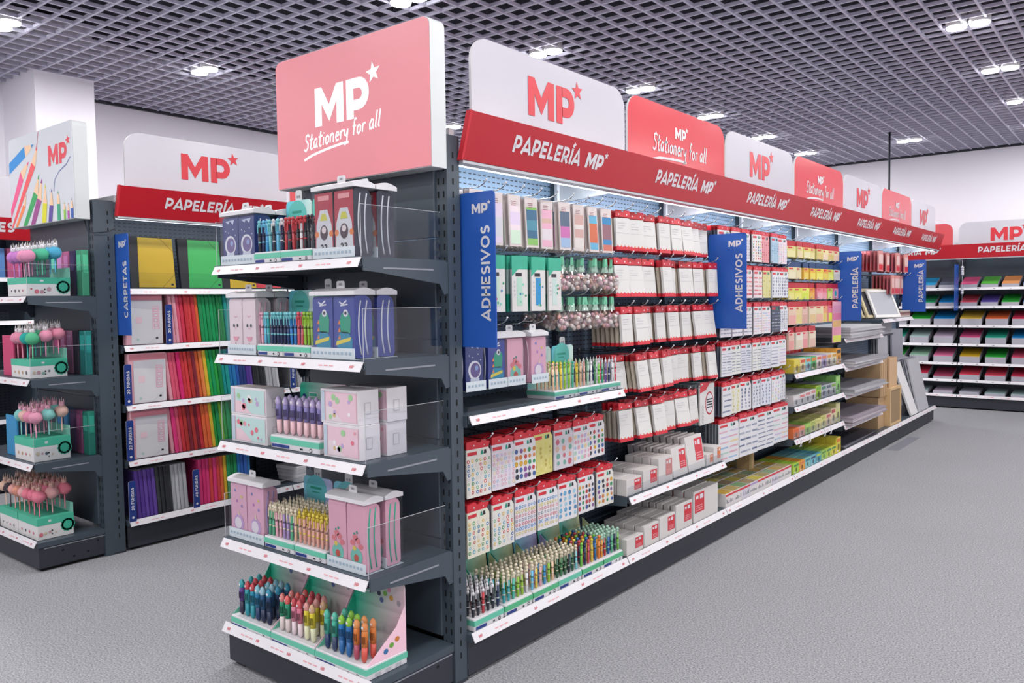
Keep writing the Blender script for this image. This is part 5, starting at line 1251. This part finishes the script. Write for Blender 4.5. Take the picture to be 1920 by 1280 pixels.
def label_card(word, lx, z, h, where, b=0):
    t = thing('divider_label', 'blue upright label %s' % where, 'label', lp(lx, .012, z, b), BAYROT, 'blue labels among the folders')
    MB().prism(rrect(0, .045, 0, h, .01, (0, 0, 1, 1), 3), 0, .0025, BLUE_D, WHITE).build('panel', t)
    d = MB(); text(d, word, .0185, .033, h * .28, -.001, WHITE, .22, 0, True); d.disc(.024, h * .1, .008, -.001, WHITE, 8); d.build('white_lettering', t)
def binder(lx, z, w, h, where, b=0, tilt=.0):
    """pale document binder standing with its front towards the aisle"""
    t = thing('document_binder', 'white and pink document binder facing the aisle, %s' % where, 'binder', lp(lx, .027, z, b), BAYROT, 'pale binders on the left shelves')
    MB().bbox(0, w, 0, .05, 0, h, mat('#f0b3bf', .45), .004).build('cover', t)
    d = MB(); y = -.0012
    d.rect(.03, w - .004, .004, h * .86, y, mat('#e6e4e8', .4)); d.rect(.004, w - .004, h * .87, h - .006, y, mat('#e7909f', .45))
    d.flat([(.03, h * .72), (w - .004, h * .66), (w - .004, h * .86), (.03, h * .86)], y - .0004, mat('#d3d1d8', .4))
    x0 = w * .72
    d.stroke([(x0, h * .3), (x0 + .04, h * .3), (x0 + .04, h * .74), (x0, h * .74)], .004, y - .0008, PINK, True)
    for k in range(4): d.stroke([(x0 + .008, h * (.34 + k * .1)), (x0 + .032, h * (.34 + k * .1)), (x0 + .032, h * (.4 + k * .1)), (x0 + .008, h * (.4 + k * .1))], .005, y - .0008, PINK, True)
    d.rect(.06, .1, h * .42, h * .54, y - .0008, PINK_L); d.disc(.07, h * .1, .009, y - .0008, mat('#b9d3cc', .5), 8); d.rect(w - .05, w - .035, h * .1, h * .14, y - .0008, INK)
    d.stroke([(w - .1, .004), (w - .02, h * .2)], .0015, y - .0008, GREY_L)
    d.build('front_print', t)
    return t
# top shelf: portfolios with coloured fronts
for k, (lx, c, nm_) in enumerate(((.155, '#d8b42c', 'yellow'), (.49, '#3fc062', 'green'), (.79, '#e6c02f', 'far yellow'), (1.02, '#ea4a58', 'red'))):
    t = thing('portfolio', '%s fronted black portfolio standing on the top left shelf' % nm_, 'portfolio', lp(lx, .1 + (.035 if k == 3 else 0), 1.6165), 0, 'portfolios on the top left shelf', rot=(-.12, 0, BAYROT))
    w_ = .245 if k < 2 else .21
    MB().bbox(-.05, w_ + .006, 0, .03, 0, .33, INK, .004).build('cover', t)
    d = MB(); cm = mat(c, .35); d.flat([(.004, .006), (w_, .006), (w_ + .002, .322), (.02, .322)], -.0012, cm); d.rect(w_ - .03, w_ - .012, .018, .03, -.0018, INK); d.build('front_panel', t)
    e = MB(); e.stroke([(w_ - .09, .33), (w_, .24)], .003, -.0024, mat(shade(c, .7), .5)); e.build('elastic_band', t); e = MB(); e.stroke([(w_ - .09, .004), (w_, .09)], .003, -.0024, mat(shade(c, .7), .5)); e.build('elastic_band', t)
binder(.03, 1.2655, .235, .318, 'second shelf from the top')
label_card('20 FUNDAS', .275, 1.262, .25, 'on the second shelf, between binder and red folders')
folders(['#f2a9b8', '#f2a9b8', '#ec5f7e', '#e2405a', '#d93a44', '#e8484a', '#d93a44', '#f0703f', '#1f9a5a', '#17a45f', '#1f9a5a', '#17a45f', '#1f9a5a', '#1a8a4a', '#1f9a5a', '#1f9f9a', '#1f9f9a', '#2a7fc0', '#2a7fc0', '#2c3f80', '#2c3f80', '#5a3a9a', '#2b2d33', '#2b2d33', '#2b2d33', '#b9bac0', '#b9bac0', '#d3d4d8'], .33, 1.2655, 'on the second shelf of the left shelves', h=.312)
binder(.035, .9025, .24, .31, 'third shelf from the top')
label_card('20 FUNDAS', .0, .9, .25, 'on the third shelf beside the shelf post')
folders(['#f2a9b8', '#ec5f7e', '#ec5f7e', '#e8307a', '#d93a44', '#e8484a', '#c03a34', '#8a2a3a', '#f0703f', '#f28a4a', '#e8c03a', '#2fae4a', '#17a45f', '#2fae4a', '#1a8a4a', '#1f9f9a', '#1f9f9a', '#2a7fc0', '#2a7fc0', '#2f62b8', '#2c3f80', '#2c3f80', '#5a3a9a', '#6a4aa8', '#2b2d33', '#3a3c42', '#2b2d33', '#3a3c42', '#b9bac0', '#b9bac0', '#b9bac0', '#d3d4d8'], .3, .9025, 'on the third shelf of the left shelves', h=.306, tilt=.11)
binder(.035, .5605, .24, .3, 'fourth shelf from the top')
label_card('22 FUNDAS', .0, .558, .25, 'on the fourth shelf beside the shelf post')
folders(['#f2a9b8', '#ee3f86', '#ec5f7e', '#d93a44', '#c03a34', '#8a2a3a', '#c03a34', '#8a2a3a', '#d93a44', '#f0703f', '#f0703f', '#e8c03a', '#2fae4a', '#1f9a5a', '#8ac83f', '#2fae4a', '#17a45f', '#1a8a4a', '#1f9f9a', '#2a7fc0', '#2a7fc0', '#2c3f80', '#26304f', '#26304f', '#2b2d33', '#2b2d33', '#26304f', '#2b2d33', '#26304f', '#2b2d33'], .3, .5605, 'on the fourth shelf of the left shelves', h=.3, tilt=.1)
label_card('20 FUNDAS', .0, .183, .25, 'on the base beside the shelf post')
xx = folders(['#5a3a9a', '#5a3a9a', '#6a4aa8', '#5a3a9a', '#6a4aa8', '#3a3c42', '#2b2d33', '#2b2d33', '#3a3c42', '#b9bac0', '#d3d4d8', '#b9bac0', '#b9bac0'], .07, .1875, 'on the base of the left shelves', h=.3, tilt=.06)
label_card('40 FUNDAS', xx + .015, .183, .25, 'on the base between grey and pink folders')
folders(['#ee3f86', '#e8307a', '#ee3f86', '#e8484a', '#ee3f86', '#e8484a', '#f0703f', '#e8c03a', '#1f9a5a', '#1a8a4a', '#1f9a5a', '#2a7fc0', '#2f62b8', '#2f62b8', '#2a7fc0'], xx + .08, .1875, 'on the base beyond the middle label', h=.3, tilt=.03)
# second left bay: what shows beside the end display
folders(['#b9bac0', '#b9bac0', '#d3d4d8', '#26304f', '#26304f', '#2b2d33', '#26304f', '#2b2d33'], .06, .9025, 'on the third shelf of the second left bay', h=.3, b=1)
folders(['#26304f', '#26304f', '#2b2d33', '#26304f', '#26304f', '#2b2d33'], .08, .5605, 'on the fourth shelf of the second left bay', h=.3, b=1)
folders(['#5a3a9a', '#2c3f80', '#2a7fc0', '#1f9f9a', '#1f9a5a', '#e8c03a', '#f0703f', '#d93a44'], .08, 1.2655, 'on the second shelf of the second left bay', h=.3, b=1)
label_card('FUNDAS', .005, .9, .25, 'on the third shelf of the second left bay', 1)
label_card('FUNDAS', .005, .558, .25, 'on the fourth shelf of the second left bay', 1)
for k in range(4):
    tag(MB().bbox(0, .3, 0, .24, 0, .028, [mat('#d9d9df', .5), mat('#eceaee', .5)][k % 2], .004).build('plastic_sleeve_pack', None, lp(.08, .06, .187 + k * .029, 1), BAYROT + .03 * k), ('lowest', 'second', 'third', 'topmost')[k] + ' white sleeve pack piled on the base of the second left bay', 'sleeve pack', 'white sleeve packs')

# ---- left end display: pompom pens in printed boxes
def pom_pen(c, top, v):
    rr = random.Random(v); b = MB(); b.lathe([(.003, 0), (.0035, .01), (.0035, .1)], mat(shade(c, 1.05), .4), 7)
    f = MB(); n = 12; k = 7
    f.ball((0, 0, .12), .0375, fuzzy(c), n, k, 1, 1, .95)
    f.v = [(x * (1 + rr.uniform(-.09, .09)), y * (1 + rr.uniform(-.09, .09)), .12 + (z - .12) * (1 + rr.uniform(-.1, .1))) for x, y, z in f.v]
    h = MB(); w = mat(top, .5)
    h.ball((0, -.004, .162), .016, w, 8, 5)
    for s_ in (-1, 1): h.lathe([(.006, .17), (.0005, .195)], w, 5, (s_ * .01, -.003))
    h.lathe([(.003, .176), (.0004, .205)], mat('#d8cfc0', .4), 5, (0, -.005))
    for s_ in (-1, 1): h.disc(s_ * .006, .165, .0022, -.0203, INK, 5)
    return b.data('pen_barrel'), f.data('pompom'), h.data('animal_head')
POM = {}
def put_pom(c, top, loc, label, grp):
    k = (c, top)
    if k not in POM: POM[k] = pom_pen(c, top, len(POM))
    b, f, h = POM[k]
    o = link('pompom_pen', b, None, loc, rot=(R.uniform(-.02, .02), R.uniform(-.02, .02), R.uniform(.6, 1.6))); tag(o, label, 'pen', grp)
    link('pompom', f, o); link('animal_head', h, o)
def pom_box(label, x, y, z, w, d, h, v):
    t = thing('pompom_pen_box', label, 'pen display', (x, y, z), 0, 'printed boxes of pompom pens')
    b = MB(); b.bbox(0, w, 0, d, 0, h, mat('#efedeb', .5), .003); b.box(-.0008, w + .0008, -.0008, d + .0008, h * .66, h + .0008, mat('#4fc6a4', .45)); b.rect(.01, w - .01, .01, d - .01, 0, TEAL_D) if False else None
    b.box(0, w, d - .004, d, h, h + .06, MINT); b.build('carton', t)
    p = MB(); rr = random.Random(v); xs = w + .0014
    def sd(q, zz, r, m, n=9, sx=1.): p.face([(xs, d * q + r * sx * math.cos(2 * PI * i / n), h * zz + r * math.sin(2 * PI * i / n)) for i in range(n)], m)
    for i in range(12):
        a = 2 * PI * i / 12; sd(.83 + .036 / d * math.cos(a) * .9, .5 + .036 / h * math.sin(a) * .9, .009, TEAL)
    sd(.83, .5, .036, TEAL, 14)
    for q in (.1, .22, .34, .5): sd(q, .3 + rr.uniform(-.08, .1), rr.uniform(.006, .013), mat(rr.choice(['#e07a8a', '#c9a0a8', '#5a6a78', '#d8c8b0', '#8fb8a8']), .5), 8)
    sd(.4, .2, .004, INK); sd(.4, .36, .005, INK)
    for q in (.2, .4, .6, .8): p.disc(w * q, h * .3, rr.uniform(.006, .012), -.0014, mat(rr.choice(['#e07a8a', '#6a6a72', '#d8b088']), .5), 7)
    p.face([(xs, d * .3, h * .78), (xs, d * .38, h * .78), (xs, d * .38, h * .88), (xs, d * .3, h * .88)], WHITE)
    p.build('printed_pictures', t)
    return t
PX = -5.27
for (z, cs, tops, nm_, wh, hB) in ((1.5695, ['#d58ad6', '#f2a0c4', '#58c9a0', '#58b8e0'], '#e8e6ec', 'lilac, pink and green', 'top', .105), (1.1015, ['#f4a0bc', '#f59ab4', '#2fb8b0', '#5fc896'], '#ebe7ea', 'pink and teal', 'second', .105), (.6215, ['#8fd6d0', '#f0c4b8', '#f29ab8', '#f3a6c0'], '#f2b4c8', 'aqua and pink', 'third', .13), (.1695, ['#f5b8b8', '#f4879a', '#f2849c', '#f58aa0'], '#d8a89c', 'coral pink', 'bottom', .125)):
    pom_box('printed box of %s pompom pens on the %s left end shelf' % (nm_, wh), PX, 1.872, z, .27, .2 if z < 1.5 else .235, hB, int(z * 10))
    for i in range(4):
        for j in range(3):
            c = cs[(j + (i // 2)) % 4] if z > 1.5 else cs[min(3, (i + j) // 1 % 4)]
            word = {'#d58ad6': 'lilac', '#f2a0c4': 'pink', '#58c9a0': 'mint', '#58b8e0': 'sky blue', '#f4a0bc': 'pink', '#f59ab4': 'rose', '#2fb8b0': 'teal', '#5fc896': 'green', '#8fd6d0': 'aqua', '#f0c4b8': 'peach', '#f29ab8': 'pink', '#f3a6c0': 'pale pink', '#f5b8b8': 'peach', '#f4879a': 'coral', '#f2849c': 'rose', '#f58aa0': 'pink'}[c]
            put_pom(c, tops, (PX + .03 + i * .07, 1.9 + j * .07, z + hB + .012 * j + .002), '%s pompom pen in the box on the %s left end shelf' % (word, wh), '%s pompom pens on the %s left end shelf' % (word, wh))
pom_box('printed box of dark and peach pompom pens, far left on the bottom end shelf', -5.55, 1.872, .1695, .27, .2, .125, 77)
for i in range(4):
    for j in range(3): put_pom(['#f0c8b0', '#4a4048', '#f2b0a8', '#e8a08a'][(i + j) % 4], '#c9a89c', (-5.52 + i * .07, 1.9 + j * .07, .2955 + .012 * j), 'mixed pompom pen in the far left box on the bottom end shelf', 'mixed pompom pens in the far left box')
# notebooks and boxes behind them
for z, cs, wh, hh in ((1.5695, ['#58b8a0', '#e88ac0', '#e07ab0', '#3a3060', '#4fae86'], 'top', .27), (1.1015, ['#d84a8a', '#e07aa8', '#d88ab8', '#3a3444', '#2f8f8a'], 'second', .26), (.6215, ['#2f86c0', '#3f8fc8', '#6a4a78', '#a85a88', '#2f8f7a'], 'third', .26)):
    for k, c in enumerate(cs):
        mb = MB(); mb.bbox(0, .075, 0, .04, 0, hh, mat(c, .4), .003); mb.rect(.01, .065, hh * .55, hh * .9, -.0012, mat(shade(c, 1.3), .4)); mb.face([(.0762, .006, hh * .5), (.0762, .034, hh * .5), (.0762, .034, hh * .9), (.0762, .006, hh * .9)], mat(shade(c, 1.25), .4))
        tag(mb.build('notebook', None, (-5.4 + k * .088, 2.165, z)), 'upright notebook behind the pompom pens on the %s left end shelf, %s from far left' % (wh, ORD[k]), 'notebook', 'notebooks on the %s left end shelf' % wh)
for z, c, wh in ((1.1015, '#d84a7a', 'second'), (.6215, '#3a9ad0', 'third')):
    for k in range(3):
        tag(MB().bbox(0, .16, 0, .012, 0, .24, mat(shade(c, 1 - .1 * k), .4), .002).build('notebook', None, (-5.47 - .0 * k, 1.9 + k * .05, z), .0, ), '%s notebook at the far left of the %s left end shelf, %s from the front' % ('pink' if c == '#d84a7a' else 'blue', wh, ORD[k]), 'notebook', 'notebooks at the far left of the %s end shelf' % wh)

# ---- wall shelves behind the left end display
t = thing('wall_shelving', 'tall wall shelves beyond the left end display, under a red header', 'shelving', (-7.3, .6, 0), BAYROT)
MB().box(0, 2.2, .5, .53, .1, 2.14, PEGD).build('back_panel', t)
MB().box(0, 2.2, .02, .5, .02, .185, METAL_D).build('base', t)
for k, z in enumerate((.6, 1.0, 1.4, 1.75)):
    s = MB().box(0, 2.2, .02, .5, z - .03, z, METAL).build('shelf', t); strip('label_strip', s, 0, 2.2, z - .032, 5)
MB().box(2.17, 2.2, .02, .5, .02, 2.14, METAL).build('end_panel', t)
fascia('red header board ending in ES at the left edge, below a white panel', (-7.29, .6, 0), BAYROT, 2.2, [(1.62, .08)], words='MANUALIDADES', led=False) if False else None
t = thing('header_board', 'red header board ending in white letters ES at the left edge', 'sign', (-7.28, .6, 0), BAYROT)
MB().prism_x([(0, 2.055), (.016, 2.055), (-.034, 2.228), (-.05, 2.228)], 0, 2.2, RED).build('red_board', t)
d = MB(); text(d, 'ES', .075, 1.93, 2.115, 0, WHITE, .24); o = MB(); merge(o, d, lambda p: (p[0], -.05 * (p[2] - 2.055) / .173 - .0015, p[2])); o.build('white_lettering', t)
panel_sign('rounded white sign panel above the ES header at the left edge', (-7.34, 1.62, 2.09), BAYROT, 1.168, .48, WS, 'logo', 'sign panels on the wall shelves')
for k in range(16):
    c = ['#c85a8a', '#5aa88a', '#8a6ab8', '#d8a05a', '#5a8ac8'][k % 5]
    tag(MB().bbox(0, .11, 0, .05, 0, .24, mat(c, .5), .003).build('craft_box', None, (-7.36, .7 + k * .128, 1.7515), BAYROT), 'craft box on the top wall shelf beyond the left end display, %s' % ('nearest the column' if k == 15 else 'one of the row'), 'box', 'craft boxes on the top wall shelf')

# ================================================================== back wall shelves with paper stacks
BYF = 12.02
BX = (-3.306, -2.11, -.914)
ZW = (1.60, 1.36, 1.11, .865, .615, .39, .185)
for k in range(3):
    lab_ = ('left bay of the back wall shelves, half hidden by the main shelves', 'middle bay of the back wall shelves, stacked with coloured paper', 'bay of the back wall shelves beyond the right edge')[k]
    t = bay(lab_, (BX[k], BYF, 0), 0, [], [], first=k == 0, group='bays of the back wall shelves', panel=METAL, marks=7)
    for z in ZW[:-1]:
        s = MB().box(.006, BL - .006, .02, .46, z - .03, z - .002, METAL).build('shelf', t)
        strip('label_strip', s, .008, BL - .006, z - .034, 7, STRIP, INK, .034, 0, False)
        a = MB()
        nq = 5 if z > 1.3 else 4
        for q in range(1, nq): a.box(.025 + q * (BL - .02) / nq - .021, .025 + q * (BL - .02) / nq - .019, .03, .35, z, z + .1, CLEAR)
        a.build('acrylic_divider', s)
    if k == 1:
        h = MB()
        for z in (1.86, 1.83, 1.80, 1.775, 1.56, 1.53, 1.33): pass
        pl = MB().box(.02, .03, .03, .45, .2, 1.95, METAL)
        pass
def stack_mesh(c, w, h, d, sl):
    mb = MB(); e = sheets('#b9b7c2'); cm = mat(c, .35)
    # slanted pile: the front edge is h tall, the top rises to the rear
    rise = math.tan(sl) * d
    pts = [(0, 0), (d, rise), (d, rise + h), (0, h)]
    mb.prism_x(pts, 0, w, e)
    t = MB(); t.face([(0.001, 0, h + .0008), (w - .001, 0, h + .0008), (w - .001, d, rise + h + .0008), (.001, d, rise + h + .0008)], cm); t.face([(0, -.0008, h - .006), (w, -.0008, h - .006), (w, -.0008, h + .0008), (0, -.0008, h + .0008)], cm)
    return mb.data('paper_stack'), t.data('top_sheet')
PWORD = {'#e85a8a': 'pink', '#5ab83f': 'green', '#f2a05a': 'orange', '#3f7fd0': 'blue', '#1fa0d8': 'bright blue', '#5a5f70': 'grey', '#e0566a': 'rose', '#6a58b0': 'purple', '#2fae3f': 'green', '#2f6fc8': 'royal blue', '#2fa06a': 'sea green', '#e8c04a': 'yellow', '#f0703f': 'orange', '#d83a5a': 'crimson', '#1f8ad0': 'blue', '#bcd8d8': 'pale aqua', '#dcc8e0': 'pale lilac', '#f05f96': 'pink', '#2fb89a': 'teal', '#a8d8bc': 'pale green', '#f07aa8': 'pink', '#e6b82f': 'gold', '#e85a7a': 'rose', '#e03a5a': 'red', '#b84a68': 'dark rose', '#ef4a62': 'red', '#c8c8d8': 'pale grey'}
rowsL = [['#e85a8a', '#f2a05a', '#3f7fd0', '#1fa0d8', '#5a5f70'], ['#e0566a', '#6a58b0', '#2f6fc8', '#2fa06a', '#1f8ad0'], ['#e8c04a', '#f0703f', '#2fae3f', '#1f8ad0'], ['#f05f96', '#2fb89a', '#bcd8d8', '#dcc8e0'], ['#e6b82f', '#2fae3f', '#a8d8bc', '#f07aa8'], ['#ef4a62', '#ef4a62', '#e03a5a', '#b84a68'], ['#c8c8d8', '#bcd8d8', '#bcd8d8', '#dcc8e0']]
rowsR = [['#e85a8a', '#5ab83f', '#f2a05a', '#3f7fd0', '#1fa0d8'], ['#e0566a', '#6a58b0', '#2fae3f', '#2f6fc8', '#5ab83f'], ['#e8c04a', '#f0703f', '#d83a5a', '#2f6fc8'], ['#f05f96', '#2fb89a', '#1f8ad0', '#dcc8e0'], ['#e6b82f', '#2fae3f', '#e85a7a', '#f07aa8'], ['#ef4a62', '#ef4a62', '#e03a5a', '#ef4a62'], ['#c8c8d8', '#bcd8d8', '#bcd8d8', '#dcc8e0']]
STK = {}
for b_, rows in ((0, rowsL), (1, rowsR), (2, rowsR)):
    for r, z in enumerate(ZW):
        n = len(rows[r]); pitch = (BL - .02) / n
        for k, c in enumerate(rows[r]):
            w_ = .19 if n == 5 else (.25 if r in (2,) else .23); hgt = (.045, .05, .085, .085, .085, .07, .04)[r]
            if b_ == 0 and r == 5 and k == 3: hgt = .035
            key = (c, w_, hgt)
            if key not in STK: STK[key] = stack_mesh(c, w_, hgt, .31, .3 if r < 6 else .12)
            m, tp = STK[key]
            o = link('paper_stack', m, None, (BX[b_] + .025 + k * pitch, BYF + .027, z + .001), 0)
            bw = ('left', 'middle', 'right')[b_]
            tag(o, '%s topped paper stack, %s on the %s shelf of the %s back wall bay' % (PWORD[c], ORD[k], ('top', 'second', 'third', 'fourth', 'fifth', 'sixth', 'base')[r], bw), 'paper stack', 'paper stacks on the back wall')
            link('top_sheet', tp, o)
mb = MB()  # balls on an added thread stand in for light through the upright holes
for z in (1.86, 1.83, 1.80, 1.775, 1.56, 1.53, 1.33): mb.ball((0, 0, z), .02, WHITE, 8, 5)
mb.tube([(0, 0, 1.3), (0, 0, 1.95)], .002, WHITE, 5)
tag(mb.build('hole_light_dots', None, (-2.05, 11.96, 0)), 'white balls standing in for light through the holes of the back wall upright', 'light spots')
